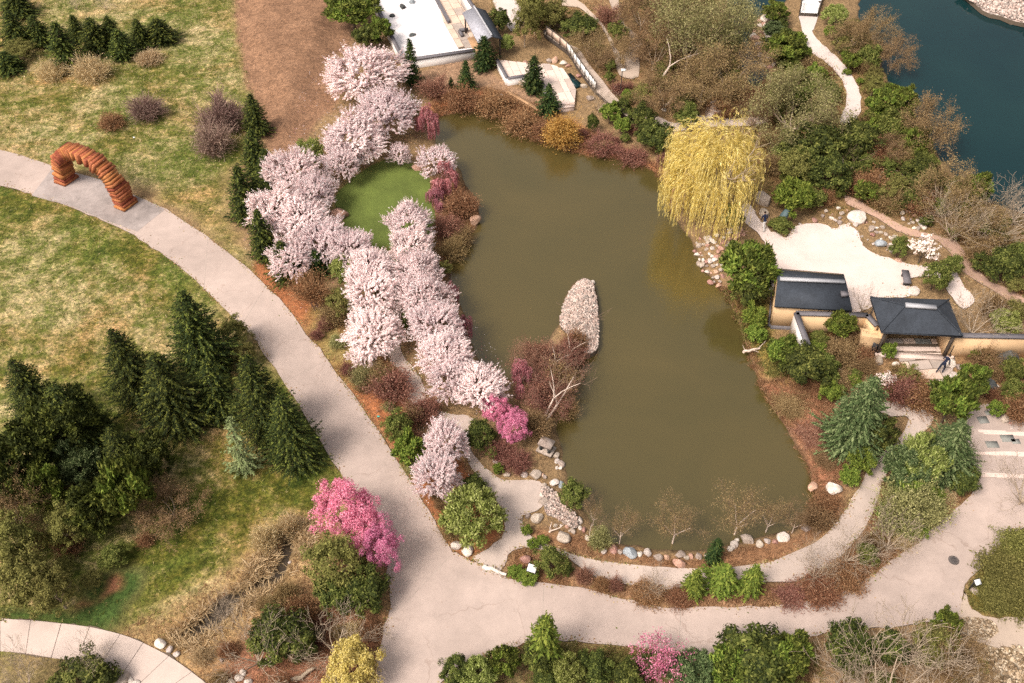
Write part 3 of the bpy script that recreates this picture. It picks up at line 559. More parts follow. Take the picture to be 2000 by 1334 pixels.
# ------------------------------------------------------------------ red sandstone arch
A0 = G(131, 352, 0)[:2]; A1 = G(247, 401, 0)[:2]
pad = slab('arch_pad', GP([(62,381),(104,327),(150,338),(200,352),(265,382),(322,409),(268,452),(200,428),(140,403)], .038), -0.2, 0.042, M['pad'], kind='structure')
arch = empty('stone_arch', (*((A0 + A1) / 2), 0.04), 'tall arch of stacked red sandstone slabs standing over the pale road', 'arch')
dA = A1 - A0; span = float(np.hypot(*dA)); angA = math.atan2(dA[1], dA[0]); Hc = 3.95; aA = span / 2
th = np.linspace(0, math.pi, 400); crv = np.c_[-aA * np.sign(np.cos(th)) * np.abs(np.cos(th)) ** 0.85, Hc * np.sin(th) ** 0.85]
Ls = np.r_[0, np.cumsum(np.hypot(*np.diff(crv, axis=0).T))]; nb = 46; r = np.random.default_rng(5)
for i in range(nb):
    s0 = Ls[-1] * i / nb; s1 = Ls[-1] * (i + 1) / nb; sm = (s0 + s1) / 2
    p = np.array([np.interp(sm, Ls, crv[:, 0]), np.interp(sm, Ls, crv[:, 1])])
    q0 = np.array([np.interp(max(sm - .12, 0), Ls, crv[:, 0]), np.interp(max(sm - .12, 0), Ls, crv[:, 1])]); q1 = np.array([np.interp(sm + .12, Ls, crv[:, 0]), np.interp(sm + .12, Ls, crv[:, 1])])
    tg = (q1 - q0) / np.linalg.norm(q1 - q0); nr = np.array([-tg[1], tg[0]])
    foot = abs(sm / Ls[-1] - 0.5) * 2
    hw = (0.46 + 0.15 * foot ** 2) * r.uniform(0.86, 1.14); dw = (0.66 + 0.10 * foot ** 2) * r.uniform(0.88, 1.12)
    off_n = r.uniform(-.06, .06); off_w = r.uniform(-.07, .07); flare = 1 + 0.28
    V = []
    for sx in (-1, 1):
        for (n_, w_) in ((-1, -1), (1, -1), (1, 1), (-1, 1)):
            k = (s1 - s0) / 2 * 0.90 * (1.12 if n_ > 0 else 0.86)
            x = p + tg * sx * k * r.uniform(.9, 1.02) + nr * (n_ * hw * r.uniform(.9, 1.06) + off_n)
            V.append((x[0], w_ * dw * r.uniform(.9, 1.06) + off_w, max(x[1], 0.0)))
    V = np.array(V); c0 = V.mean(0)
    f = np.array([(0, 1, 2, 3), (4, 7, 6, 5), (0, 4, 5, 1), (1, 5, 6, 2), (2, 6, 7, 3), (3, 7, 4, 0)])
    link('stone_block', make_mesh('stone_block', [(V - c0, f, M['sandstone'])]), arch, tuple(c0))
arch.rotation_euler = (0, 0, angA)

def wall(name, p0, p1, h, th_, mat, label, cat='wall', z0=-0.3, cap=0.14, capmat=None, capw=0.12, group=None):
    """a straight wall: body and coping"""
    p0 = np.asarray(p0)[:2]; p1 = np.asarray(p1)[:2]; m = (p0 + p1) / 2; d = p1 - p0; L = float(np.hypot(*d)); an = math.atan2(d[1], d[0])
    w = empty(name, (m[0], m[1], 0), label, cat, group); w.rotation_euler = (0, 0, an)
    boxes('wall_body', [((0, 0, (h + z0) / 2), L, th_, h - z0)], mat, parent=w)
    boxes('coping', [((0, 0, h + cap / 2), L + 0.05, th_ + capw, cap)], capmat or M['cap'], parent=w)
    return w
# ------------------------------------------------------------------ dry garden court (top)
zz = 0.12
court = [G(727, 0, zz)[:2], G(787, 115, zz)[:2], G(926, 97, zz)[:2], G(852, -25, zz)[:2]]
q = GP([(716,-25),(789,116),(927,97),(850,-25)], zz)
slab('courtyard_gravel', q, -0.2, zz, M['zengravel'], kind='structure')
pf0, pf1 = G(789, 119, 0.9), G(928, 99, 0.9)
wall('court_wall', pf0, pf1, 0.9, 0.30, M['white'], 'low white wall with grey coping along the front of the white gravel court', z0=-0.6)
wall('court_wall', G(712, -34, 0.9), G(786, 114, 0.9), 0.9, 0.28, M['white'], 'thin white wall with dark coping down the left side of the gravel court', z0=-0.6)
ter = link('court_terrace', None, kind='structure')
slab('terrace_bed', GP([(866,42),(896,96),(925,92),(944,60),(905,-30),(846,-30)], zz + .02), -0.1, zz + 0.04, M['joint'], parent=ter)
ang_t = math.atan2(*(G(925, 92)[:2] - G(860, -20)[:2])[::-1])
paving(ter, 'paving_stone', GP([(866,42),(896,96),(925,92),(944,60),(905,-30),(846,-30)], zz + .05), ang_t, 1.5, 0.85, zz, zz + 0.09, [M['paver'], M['paver'], M['stonegrey']], 0.05, 3)
slab('bench_strip', GP([(848,-10),(853,-10),(879,38),(874,40)], zz + .5), zz, zz + 0.42, M['cap'], label='long dark bench edge between white gravel and stone terrace', cat='bench')
fr = boxes('garden_seat', [beam(G(897, 56, .6), G(914, 54, .6), .25, .35, .2), beam(G(897, 57, .6), G(903, 66, .6), .25, .35, .2)], M['cap'], label='small dark angular frame seat on the court terrace beside the pavilion', cat='seat')
wall('court_wall', G(901, -20, 1.9), G(927, 18, 1.9), 1.9, 0.25, M['white'], 'tall white wall running behind the terrace up to the pavilion roof', z0=-0.1)
# pavilion
def gable(parent, E0, E1, E2, E3, R0, R1, mat_a, mat_b, thick=0.14):
    """roof from four eave corners and two ridge points; E0-E1 left eave, E3-E2 right eave"""
    for nm, (a_, b_, c_, d_), m in (('roof_slope', (E0, E1, R1, R0), mat_a), ('roof_slope', (E2, E3, R0, R1), mat_b)):
        T = np.array([a_, b_, c_, d_], float); Bv = T - np.array([0, 0, thick]); V = np.concatenate([T, Bv])
        n = np.cross(T[1] - T[0], T[2] - T[0])
        f = [(0, 1, 2, 3), (7, 6, 5, 4), (0, 4, 5, 1), (1, 5, 6, 2), (2, 6, 7, 3), (3, 7, 4, 0)]
        if n[2] < 0: f = [x[::-1] for x in f]
        link(nm, make_mesh(nm, [(V, np.array(f), m)]), parent)
def rel(o, pts): return [np.asarray(p) - np.array(o) for p in pts]
po = G(945, 75, 0); po = (po[0], po[1], 0.0)
pav = empty('pavilion', po, 'open garden pavilion with pale and dark gabled slate roof beside the gravel court', 'pavilion')
ev = 2.3; rz = 3.3
E0, E1, R0, R1, E3, E2 = rel(po, [G(903, 25, ev), G(934, 84, ev), G(926, 13, rz), G(961, 70, rz), G(949, 20, ev), G(982, 76, ev)])
gable(pav, E0, E1, E2, E3, R0, R1, M['rooflight'], M['roof'])  # paler slate on the left slope, dark slate on the right
v_, f_ = tube([R0 + (0, 0, .05), R1 + (0, 0, .05)], 0.09, 6); link('ridge_cap', make_mesh('ridge_cap', [(v_, f_, M['ridge'])]), pav)
for e in (E0, E1, E2, E3):
    c_ = (E0 + E1 + E2 + E3) / 4; b_ = e * 0.86 + c_ * 0.14
    boxes('post', [((b_[0], b_[1], 1.1), .16, .16, 2.2)], M['wood'], parent=pav)
c_ = (E0 + E1 + E2 + E3) / 4; boxes('floor_deck', [((c_[0], c_[1], .12), 2.4, 3.6, .2, math.atan2(*(E1 - E0)[:2][::-1]) - math.pi / 2)], M['woodtan'], parent=pav)

# ------------------------------------------------------------------ stone terrace and its white walls
tz = 0.35
tp = [(972,116),(1000,120),(1040,124),(1075,125),(1100,134),(1112,152),(1125,175),(1122,204),(1096,208),(1071,190),(1060,163),(1027,163),(991,150)]
plat = link('viewing_terrace', None, kind='structure')
slab('terrace_base', GP(tp, tz), -0.5, tz - 0.03, M['paver'], parent=plat)
ang_t = math.atan2(*(G(1070, 190)[:2] - G(1040, 126)[:2])[::-1])
for q in ([(972,116),(1000,120),(1040,124),(1060,163),(1027,163),(991,150)], [(1040,124),(1075,125),(1100,134),(1112,152),(1125,175),(1122,204),(1096,208),(1071,190),(1060,163)]):
    paving(plat, 'paving_stone', GP(q, tz), ang_t, 1.6, 0.8, tz - .03, tz + 0.03, [M['step'], M['step'], M['path']], 0.035, 5, lift=0.006)
wall('terrace_wall', G(970, 116, .75), G(990, 152, .75), .75, .22, M['white'], 'short white wall at the left edge of the stone viewing terrace', z0=-.5, cap=.06, capmat=M['cap'])
wall('terrace_wall', G(991, 153, .75), G(1029, 147, .75), .75, .22, M['white'], 'white wall across the front left corner of the viewing terrace', z0=-.5, cap=.06)
wall('terrace_wall', G(1059, 163, .75), G(1074, 180, .75), .75, .22, M['white'], 'very short white wall section behind the small spruce by the terrace steps', z0=-.5, cap=.06)
wall('terrace_wall', G(1088, 209, .55), G(1121, 205, .55), .45, .25, M['step'], 'low pale stone kerb along the front right of the viewing terrace', z0=-.5, cap=.05, capmat=M['step'])
cw = wall('retaining_wall', G(992, 178, .3), G(1052, 213, .3), .22, .3, M['woodtan'], 'low tan timber retaining wall above the rusty north bank', z0=-.4, cap=.08, capmat=M['woodtan'])
boxes('waterfall_pool', [((*G(1118, 158, .1)[:2], .05), 2.4, .9, .35, -1.1)], M['lake'], kind='structure')

# ------------------------------------------------------------------ boardwalk with white panel railing
bw = [(1063,66),(1107,98),(1125,125),(1150,160),(1163,176),(1185,195),(1205,212),(1235,232),(1243,224),(1221,207),(1196,182),(1176,156),(1151,126),(1131,96),(1112,86),(1070,56)]
q = smooth(GP(bw, .5), 2); wk = link('boardwalk', None, kind='structure')
slab('deck_base', q, .1, .46, M['wood'], parent=wk)
Lw = smooth(GP([(1063,66),(1107,98),(1125,125),(1150,160),(1163,176),(1185,197),(1205,214),(1235,233)], .5), 6, False); Rw = smooth(GP([(1070,56),(1112,86),(1131,96),(1151,126),(1176,156),(1196,182),(1221,207),(1243,224)], .5), 6, False)
for i in range(len(Lw) - 1):
    for (u0, u1) in ((0.02, 0.48), (0.52, 0.98)):
        a0 = Lw[i] + (Lw[i + 1] - Lw[i]) * u0; a1 = Lw[i] + (Lw[i + 1] - Lw[i]) * u1; b0 = Rw[i] + (Rw[i + 1] - Rw[i]) * u0; b1 = Rw[i] + (Rw[i + 1] - Rw[i]) * u1
        q = np.array([a0, a1, b1, b0]); c0 = q.mean(0)
        V, tr, qd = prism(q - c0, .46, .5); link('plank', make_mesh('plank', [(V, tr, M['boardwalk']), (V, qd, M['wood'])]), wk, (c0[0], c0[1], 0))
rail = empty('railing', (*Lw[12], .5), 'long railing of pale panels and dark posts along the boardwalk edge', 'railing')
pts = smooth(GP([(1067,68),(1107,99),(1125,125),(1150,160),(1163,177)], .5), 3, False)
for i in range(len(pts) - 1):
    a_, b_ = pts[i], pts[i + 1]; d = b_ - a_; L = float(np.hypot(*d)); m_ = (a_ + b_) / 2 - Lw[12]
    o = boxes('rail_panel', [((0, 0, .50), L * .86, .05, .72)], M['signwhite'] if i > 2 else M['paver'], parent=rail); o.location = (m_[0], m_[1], 0); o.rotation_euler = (0, 0, math.atan2(d[1], d[0]))
for a_ in pts:
    o = boxes('rail_post', [((0, 0, .5), .10, .10, 1.05)], M['wood'], parent=rail); o.location = (a_[0] - Lw[12][0], a_[1] - Lw[12][1], 0)
v_, f_ = tube(np.c_[pts - Lw[12], np.full(len(pts), .96)], .05, 5); link('handrail', make_mesh('handrail', [(v_, f_, M['wood'])]), rail)
# white bridge, top right
br = link('bridge', None, kind='structure'); p4 = GP([(1562,23),(1572,-40),(1620,-40),(1598,25)], .5)
slab('deck_base', p4, -.1, .42, M['wood'], parent=br)
paving(br, 'plank', p4, 0.0, 9, 0.45, .42, .48, [M['signwhite'], M['white']], .03, 2, jitter=0.02)
for a_, b_ in ((p4[0], p4[1]), (p4[3], p4[2])):
    boxes('bridge_rail', [beam(a_, b_, .12, .10, 1.2)], M['wood'], parent=br)
    for s in (0, .33, .66, 1):
        c_ = a_ + (b_ - a_) * s; boxes('bridge_post', [((c_[0], c_[1], .85), .12, .12, .75)], M['wood'], parent=br)

# ------------------------------------------------------------------ tea house buildings on the gravel yard (right)
def panelled(parent, name, p0, p1, z0, z1, mat, th_=.2):
    p0 = np.asarray(p0)[:2]; p1 = np.asarray(p1)[:2]
    return boxes(name, [beam(p0, p1, th_, z1 - z0, z0)], mat, parent=parent)
o1 = G(1588, 610, 0); o1 = (o1[0], o1[1], 0.0)
b1 = empty('tea_house', o1, 'left dark roofed building with ochre front wall beside the pale gravel yard', 'building')
ev, rz = 2.5, 3.7
_e = np.array([G(1513, 597, ev), G(1665, 606, ev), G(1648, 535, ev), G(1517, 524, ev)])[:, :2]; _c = _e.mean(0)
W0, W1, W2, W3 = [_c + (p_ - _c) * (0.93, 0.86) for p_ in _e]
oo = np.array(o1[:2])
for a_, b_ in ((W0, W1), (W1, W2), (W2, W3), (W3, W0)): panelled(b1, 'wall', a_ - oo, b_ - oo, .3, ev + .1, M['ochre'])
for a_, b_ in ((W0, W1), (W3, W0)): panelled(b1, 'plinth', a_ - oo, b_ - oo, -.2, .3, M['cap'], .34)
E0, E1, E2, E3 = [G(1513, 597, ev), G(1665, 606, ev), G(1648, 535, ev), G(1517, 524, ev)]
R0, R1 = G(1519, 546, rz), G(1653, 552, rz)
rf = rel(o1, (E0, E1, E2, E3, R0, R1)); gable(b1, rf[0], rf[1], rf[2], rf[3], rf[4], rf[5], M['roof'], M['roof'], .18)
d_ = rf[5] - rf[4]; boxes('ridge_cap', [beam(rf[4] + d_ * .03, rf[5] - d_ * .03, .30, .16, rz)], M['ridge'], parent=b1)
for E_, R_, F_ in ((rf[0], rf[4], rf[3]), (rf[1], rf[5], rf[2])):
    V = np.array([E_ - (0, 0, .19), R_ - (0, 0, .19), F_ - (0, 0, .19)]); c_ = V.mean(0) * .02 + V * .98
    link('gable_wall', make_mesh('gable_wall', [(V, np.array([[0, 1, 2]]), M['ochre'])]), b1)
v0, v1 = rf[0] + (rf[1] - rf[0]) * .87 + (rf[4] - rf[0]) * .55, None
boxes('roof_vent', [((v0[0], v0[1], v0[2] + .12), .5, .4, .25)], M['cap'], parent=b1)
# second building: hipped roof
o2 = G(1785, 640, 0); o2 = (o2[0], o2[1], 0.0)
b2 = empty('gate_house', o2, 'right dark hipped roof gate house above the stone entrance court', 'building')
ev, rz = 2.6, 4.0
C0, C1, C2, C3 = rel(o2, [G(1722, 648, ev), G(1881, 656, ev), G(1853, 585, ev), G(1700, 580, ev)])
R0, R1 = rel(o2, [G(1768, 597, rz), G(1828, 602, rz)])
def roofface(parent, P_, m_, th_=.16):
    T = np.array(P_, float); n = len(T); V = np.concatenate([T, T - (0, 0, th_)])
    nrm = np.cross(T[1] - T[0], T[2] - T[0]); i = np.arange(n); j = (i + 1) % n
    q = np.c_[i, i + n, j + n, j]
    top_ = [list(range(n))]; bot_ = [list(range(2 * n - 1, n - 1, -1))]
    if nrm[2] < 0: top_ = [x[::-1] for x in top_]; bot_ = [x[::-1] for x in bot_]; q = q[:, ::-1]
    link('roof_slope', make_mesh('roof_slope', [(V, np.array(top_ + bot_), m_), (V, q, m_)]), parent)
roofface(b2, (C0, C1, R1, R0), M['roof']); roofface(b2, (C1, C2, R1), M['roof']); roofface(b2, (C2, C3, R0, R1), M['roof']); roofface(b2, (C3, C0, R0), M['roof'])
boxes('ridge_cap', [beam(R0, R1, .34, .20, rz - .04)], M['ridge'], parent=b2)
for a_, b_ in ((C0, R0), (C1, R1), (C2, R1), (C3, R0)):
    v_, f_ = tube([a_ + (0, 0, .04), b_ + (0, 0, .04)], .06, 5); link('hip_ridge', make_mesh('hip_ridge', [(v_, f_, M['roof'])]), b2)
v_, f_ = tube([C1 + (-.25, .1, .06), C1 * .55 + C2 * .45 + (-.3, 0, .06)], .07, 5); link('gutter', make_mesh('gutter', [(v_, f_, M['ridge'])]), b2)
cc_ = (C0 + C1 + C2 + C3) / 4
for e in (C0, C1, C2, C3):
    b_ = e * .84 + cc_ * .16; boxes('post', [((b_[0], b_[1], ev / 2), .18, .18, ev)], M['wood'], parent=b2)
for a_, b_ in ((C0, C3), (C1, C2)):
    a_ = a_ * .84 + cc_ * .16; b_ = b_ * .84 + cc_ * .16; panelled(b2, 'side_wall', a_, b_, 0, ev - .1, M['ochre'], .12)
a_ = C3 * .84 + cc_ * .16; b_ = C2 * .84 + cc_ * .16
panelled(b2, 'back_wall', a_, a_ * .62 + b_ * .38, 0, ev - .1, M['ochre'], .12); panelled(b2, 'back_wall', a_ * .38 + b_ * .62, b_, 0, ev - .1, M['ochre'], .12)
panelled(b2, 'threshold', C0 * .9 + cc_ * .1, C1 * .9 + cc_ * .1, 0, .16, M['step'], .5)
# enclosure walls
h = 2.0
wa, wb, wc, wd, we = [G(x, y, h)[:2] for x, y in ((1555,613),(1694,617),(1712,637),(1737,640),(1574,664))]
wall('enclosure_wall', wa, wb, h, .28, M['ochre'], 'ochre garden wall with grey coping in front of the left building', z0=-.2)
wall('enclosure_wall', wa, G(1577, 674, h)[:2], h, .28, M['white'], 'pale side wall of the ochre enclosure running toward the viewer', z0=-.2)
wall('enclosure_wall', wb, wc, h, .28, M['ochre'], 'short angled ochre wall piece joining the enclosure to the gate house', z0=-.2)
slab('wall_block', GP([(1680,640),(1735,650),(1729,662),(1684,657)], 1.5), -.2, 1.5, M['ochre'], label='low flat topped ochre block beside the hipped roof gate house', cat='wall')
wall('enclosure_wall', G(1860, 656, h)[:2], G(2060, 660, h)[:2], h, .28, M['ochre'], 'long ochre wall with grey coping running out of the right edge', z0=-.2)
# entrance court
ent = link('entrance_court', None, kind='structure')
slab('court_bed', GP([(1693,660),(1862,662),(1866,702),(1858,740),(1866,768),(1826,772),(1798,742),(1772,718),(1752,697),(1708,694)], .02), -.2, .02, M['joint'], parent=ent)
paving(ent, 'paving_stone', GP([(1695,661),(1861,662),(1864,672),(1700,670)], .03), 0.0, 1.3, .8, 0, .04, [M['stonegrey'], M['paverdk'], M['paver']], .05, 11)
paving(ent, 'step_stone', GP([(1703,676),(1862,678),(1863,686),(1708,684)], .1), 0.0, 2.6, .9, 0, .10, [M['step']], .03, 12, jitter=.1)
paving(ent, 'step_stone', GP([(1709,687),(1862,690),(1863,699),(1713,695)], .06), 0.0, 3.2, .9, 0, .06, [M['step']], .03, 13, jitter=.1)
paving(ent, 'paving_stone', GP([(1748,699),(1864,702),(1858,740),(1798,740),(1772,718)], .04), 0.1, 1.3, .9, 0, .05, [M['paver'], M['step'], M['path'], M['stonegrey']], .06, 14)
paving(ent, 'paving_stone', GP([(1798,742),(1858,742),(1866,768),(1826,771)], .04), -0.1, 1.4, 1.0, 0, .05, [M['paver'], M['step'], M['path']], .06, 15)
fe = boxes('metal_gate', [beam(G(1692, 668, .5), G(1708, 683, .5), .06, 1.0, .05), beam(G(1706, 682, .5), G(1712, 682, .5), .06, 1.0, .05)], M['metal'], label='dark metal side gate frame left of the entrance steps', cat='gate')
fe = boxes('metal_gate', [beam(G(1845, 668, .5), G(1858, 687, .5), .08, 1.1, .05)], M['metal'], label='dark metal gate leaf open at the right of the entrance steps', cat='gate')
# courtyard to the right with granite bands and inset slabs
band = link('granite_apron', None, kind='structure')
slab('apron_bed', GP([(1900,790),(1935,812),(1960,826),(2080,850),(2080,935),(1895,925),(1890,880),(1905,830)], .04), -.1, .045, M['road'], parent=band)
for k, ((x0, y0), (x1, y1)) in enumerate((((1896,838),(2080,846)),((1896,879),(2080,886)),((1905,922),(2080,930)))):
    paving(band, 'granite_band', GP([(x0,y0),(x1,y1),(x1,y1+9),(x0,y0+8)], .06), 0.02, 2.0, .6, .03, .062, [M['step']], .02, 20 + k, jitter=.1)
for (x, y, a, b, an) in ((1938,868,24,11,.0),(1968,856,26,12,.02),(1920,820,20,12,.1),(1984,862,16,8,0),(1932,806,16,7,.1)):
    p = G(x, y, .06); s = SC(p); o = boxes('slate_inset', [((0, 0, .045), a / s, b / s / .7, .05)], M['paverdk'], parent=band); o.location = (p[0], p[1], 0); o.rotation_euler = (0, 0, an)

# ------------------------------------------------------------------ small furniture
def signpanel(x, y, w, tilt, rot, label, gnd):
    p = G(x, y, 1.0); s = empty('sign', (p[0], p[1], 0), label, 'sign'); sc_ = SC(p)
    for dx in (-.3, .3): boxes('sign_post', [((dx * w / sc_, .12, .45), .07, .07, .95)], M['metal'], parent=s)
    o = boxes('sign_panel', [((0, 0, 0), w / sc_, w / sc_ * .85, .05)], M['signwhite'], parent=s); o.location = (0, 0, 1.0); o.rotation_euler = (tilt, 0, 0)
    o = boxes('sign_frame', [((0, 0, 0), w / sc_ + .08, w / sc_ * .85 + .08, .04)], M['metal'], parent=s); o.location = (0, 0.02, .955); o.rotation_euler = (tilt, 0, 0)
    s.rotation_euler = (0, 0, rot)
signpanel(1039, 1110, 17, .5, -.35, 'tilted white sign panel among green junipers by the path junction', 0)
signpanel(1910, 1137, 12, .5, .3, 'small tilted white sign beside the stone at the road fork', 0)
p = G(1211, 186, 0); lp = empty('lamp_post', (p[0], p[1], 0), 'slim dark lamp post with white lamp head above the upper walk', 'lamp')
v_, f_ = tube([(0, 0, 0), (0, 0, 2.7)], [.06, .04], 6); link('lamp_pole', make_mesh('lamp_pole', [(v_, f_, M['metal'])]), lp)
boxes('lamp_head', [((0.1, 0, 2.76), .42, .25, .14)], M['signwhite'], parent=lp)
p = G(1863, 1094, .05); mh = empty('manhole_cover', (p[0], p[1], .036), 'round dark manhole cover set in the wide pale road', 'manhole')
an_ = np.arange(20) * 2 * math.pi / 20; rr = .27
slab('cover_disc', np.c_[np.cos(an_) * rr, np.sin(an_) * rr], -.02, .008, M['iron'], parent=mh)
ring_v, ring_f = tube([(math.cos(x) * (rr + .03), math.sin(x) * (rr + .03), .004) for x in np.r_[an_, 0]], .018, 4); link('cover_rim', make_mesh('cover_rim', [(ring_v, ring_f, M['metal'])]), mh)
for k in range(5): boxes('tread_bar', [((0, -.2 + .1 * k, .013), .34 if k in (1, 2, 3) else .22, .025, .012)], M['metal'], parent=mh)
p = G(1767, 549, 0); bn = empty('dark_bench', (p[0], p[1], .04), 'dark backless bench at the east edge of the pale gravel yard', 'bench'); bn.rotation_euler = (0, 0, -.15)
boxes('seat', [((0, 0, .42), .55, 1.5, .10)], M['cap'], parent=bn)
for s in (-.5, .5): boxes('leg', [((0, s, .18), .45, .14, .37)], M['metal'], parent=bn)
p = G(1529, 424, 1.0); ml = empty('stone_monolith', (*G(1519, 446, 0)[:2], 0), 'leaning blue slate monolith at the left edge of the gravel yard', 'sculpture')
q0 = np.array([0, 0, 0.0]); q1 = G(1546, 402, 1.6) - np.array([*G(1519, 446, 0)[:2], 0]); dd = q1 - q0
sec = []; nseg = 8
for i in range(nseg + 1):
    t_ = i / nseg; c_ = q0 + dd * t_ + np.array([-.12 * math.sin(t_ * 3.1), 0, .12 * math.sin(t_ * 3.1)]); wdt = (.18 + .24 * math.sin(math.pi * min(1, t_ * .9 + .12))) * (1 - .25 * t_)
    sd_ = np.cross(unit(dd), [0, 0, 1.]); sd_ /= np.linalg.norm(sd_); up_ = np.cross(sd_, unit(dd))
    for a_, b_ in ((-1, -.4), (-.7, .45), (.6, .5), (1, -.3), (0, -.7)): sec.append(c_ + sd_ * a_ * wdt + up_ * b_ * wdt * .7)
ff = [(i * 5 + j, i * 5 + (j + 1) % 5, (i + 1) * 5 + (j + 1) % 5, (i + 1) * 5 + j) for i in range(nseg) for j in range(5)]
link('stone_shaft', make_mesh('stone_shaft', [(np.array(sec), np.array(ff), M['slate'])]), ml)
boxes('plinth_stone', [((0, 0, .05), .7, .5, .2)], M['rockdark'], parent=ml)
# stone slab footbridge on the south-west shore
p = G(1067, 872, .4); ls = empty('stone_lantern', (p[0], p[1], 0), 'grey flat topped stone lantern with dark openings on the west shore', 'lantern'); ls.rotation_euler = (0, 0, -.5)
boxes('cap_slab', [((0, 0, .78), .95, .75, .16)], M['rock'], parent=ls)
for dx, dy in ((-.3, -.2), (.3, -.2), (.3, .2), (-.3, .2)): boxes('support', [((dx, dy, .4), .16, .16, .62)], M['rockdark'], parent=ls)
boxes('base_stone', [((0, 0, .06), 1.1, .85, .18)], M['rock'], parent=ls)
for x, y, m_, nm, lb in ((738, 814, 'teal', 'marker_flag', 'tiny teal marker in the rusty mulch beside the road'), (261, 269, 'signwhite', 'marker_post', 'tiny white marker post in the meadow above the arch')):
    p = G(x, y, .3); s = empty(nm, (p[0], p[1], 0), lb, 'marker')
    boxes('post', [((0, 0, .15), .03, .03, .3)], M['metal'], parent=s); boxes('marker_plate', [((0.05, 0, .32), .18, .05, .14)], M[m_], parent=s)
def log(x0, y0, x1, y1, r0, mat, label, z=.15):
    a_ = G(x0, y0, z); b_ = G(x1, y1, z); c_ = (a_ + b_) / 2; n_ = 6; rr = np.random.default_rng(int(x0))
    P = [a_ + (b_ - a_) * i / n_ + np.r_[rr.normal(size=2) * .05, 0] - c_ for i in range(n_ + 1)]
    s = empty('fallen_log', tuple(c_), label, 'log')
    v_, f_ = tube(P, np.linspace(r0, r0 * .6, n_ + 1), 6); link('trunk', make_mesh('trunk', [(v_, f_, mat)]), s)
    B0, B1 = [], []
    for i in range(1, n_): B0.append(P[i]); B1.append(P[i] + rr.normal(size=3) * .35 + (0, 0, .25))
    v_, f_ = segs(B0, B1, r0 * .3, r0 * .1, 4); link('branch_stub', make_mesh('branch_stub', [(v_, f_, mat)]), s)
log(568, 1332, 610, 1306, .16, M['bark_pale'], 'pale fallen log in the brown scrub near the bottom edge')
log(1452, 688, 1486, 680, .12, M['bark_birch'], 'bleached driftwood log poking into the pond from the east bank')
log(945, 1106, 988, 1121, .17, M['rockwhite'], 'white stone edging beam at the road and garden path junction')
log(1706, 326, 1752, 333, .08, M['bark_pale'], 'pale fallen branch among rusty shrubs near the lake')
log(1435, 470, 1450, 446, .16, M['rockpink'], 'pinkish fallen timber on the pond shore right of the willow')

# ------------------------------------------------------------------ people
def person(x, y, rot, top, legs_, label, lean=0.25):
    p = G(x, y, 0); root = empty('person', (p[0], p[1], 0.04), label, 'person')
    J = [((0, 0, .95), (.13, .10)), ((0, .02 + lean * .3, 1.2), (.12, .09)), ((0, .03 + lean * .6, 1.42), (.15, .09)), ((0, .05 + lean * .7, 1.52), (.055, .055)),
         ((.10, 0, .90), (.09, .09)), ((.12, .16, .50), (.065, .065)), ((.12, .05, .09), (.045, .045)), ((.12, .20, .04), (.045, .035)),
         ((-.10, 0, .90), (.09, .09)), ((-.12, -.10, .50), (.065, .065)), ((-.12, -.30, .12), (.045, .045)), ((-.12, -.18, .04), (.045, .035)),
         ((.20, .03 + lean * .6, 1.38), (.055, .055)), ((.27, .0 + lean * .4, 1.12), (.042, .042)), ((.25, .18 + lean * .4, .92), (.032, .032)),
         ((-.20, .03 + lean * .6, 1.38), (.055, .055)), ((-.27, .06 + lean * .4, 1.12), (.042, .042)), ((-.25, .22 + lean * .4, .95), (.032, .032))]
    E = [(0, 1), (1, 2), (2, 3), (0, 4), (4, 5), (5, 6), (6, 7), (0, 8), (8, 9), (9, 10), (10, 11), (2, 12), (12, 13), (13, 14), (2, 15), (15, 16), (16, 17)]
    me = bpy.data.meshes.new('body'); me.from_pydata([j[0] for j in J], E, []); o = link('body', me, root)
    sk = o.modifiers.new('skin', 'SKIN')
    for i, j in enumerate(J): me.skin_vertices[0].data[i].radius = j[1]
    me.skin_vertices[0].data[0].use_root = True
    o.modifiers.new('sub', 'SUBSURF').levels = 1; o.modifiers['sub'].render_levels = 1
    mm, t = nt('clothes_' + label[:6]); z_ = N(t, 'ShaderNodeSeparateXYZ'); t.links.new(objc(t), z_.inputs[0])
    c_ = ramp(t, mth(t, 'MULTIPLY', z_.outputs[2], .5), [(0.045, (.02, .02, .02)), (0.05, legs_), (0.47, legs_), (0.475, top)]); out(t, bsdf(t, c_, .9).outputs[0]); me.materials.append(mm)
    bm = bmesh.new(); bmesh.ops.create_uvsphere(bm, u_segments=12, v_segments=8, radius=.1); hm = bpy.data.meshes.new('head')
    for v in bm.verts: v.co.z *= 1.2; v.co.y *= 1.08
    bm.to_mesh(hm); bm.free(); hm.materials.append(M['skin']); ho = link('head', hm, root, (0, .06 + lean * .8, 1.65))
    bm = bmesh.new(); bmesh.ops.create_uvsphere(bm, u_segments=12, v_segments=8, radius=.112)
    bmesh.ops.delete(bm, geom=[v for v in bm.verts if v.co.z < -.02 or (v.co.y > .05 and v.co.z < .04)], context='VERTS'); hm = bpy.data.meshes.new('hair')
    bm.to_mesh(hm); bm.free(); hm.materials.append(M['hair']); link('hair', hm, root, (0, .05 + lean * .8, 1.67))
    for s in (-1, 1):
        b = boxes('hand', [((0, 0, 0), .05, .07, .10)], M['skin'], parent=root); b.location = (s * .25, .20 + lean * .4, .88)
    root.rotation_euler = (0, 0, rot)
person(1490, 450, .4, (.012, .018, .05), (.7, .68, .66), 'person in navy top and white trousers walking beside the yellow willow')
person(1835, 728, -1.0, (.014, .018, .04), (.015, .02, .04), 'person in dark navy clothes walking on the entrance flagstones')
person(1211, 38, .1, (.012, .012, .014), (.02, .02, .025), 'person in black walking along the upper walk near the top edge')
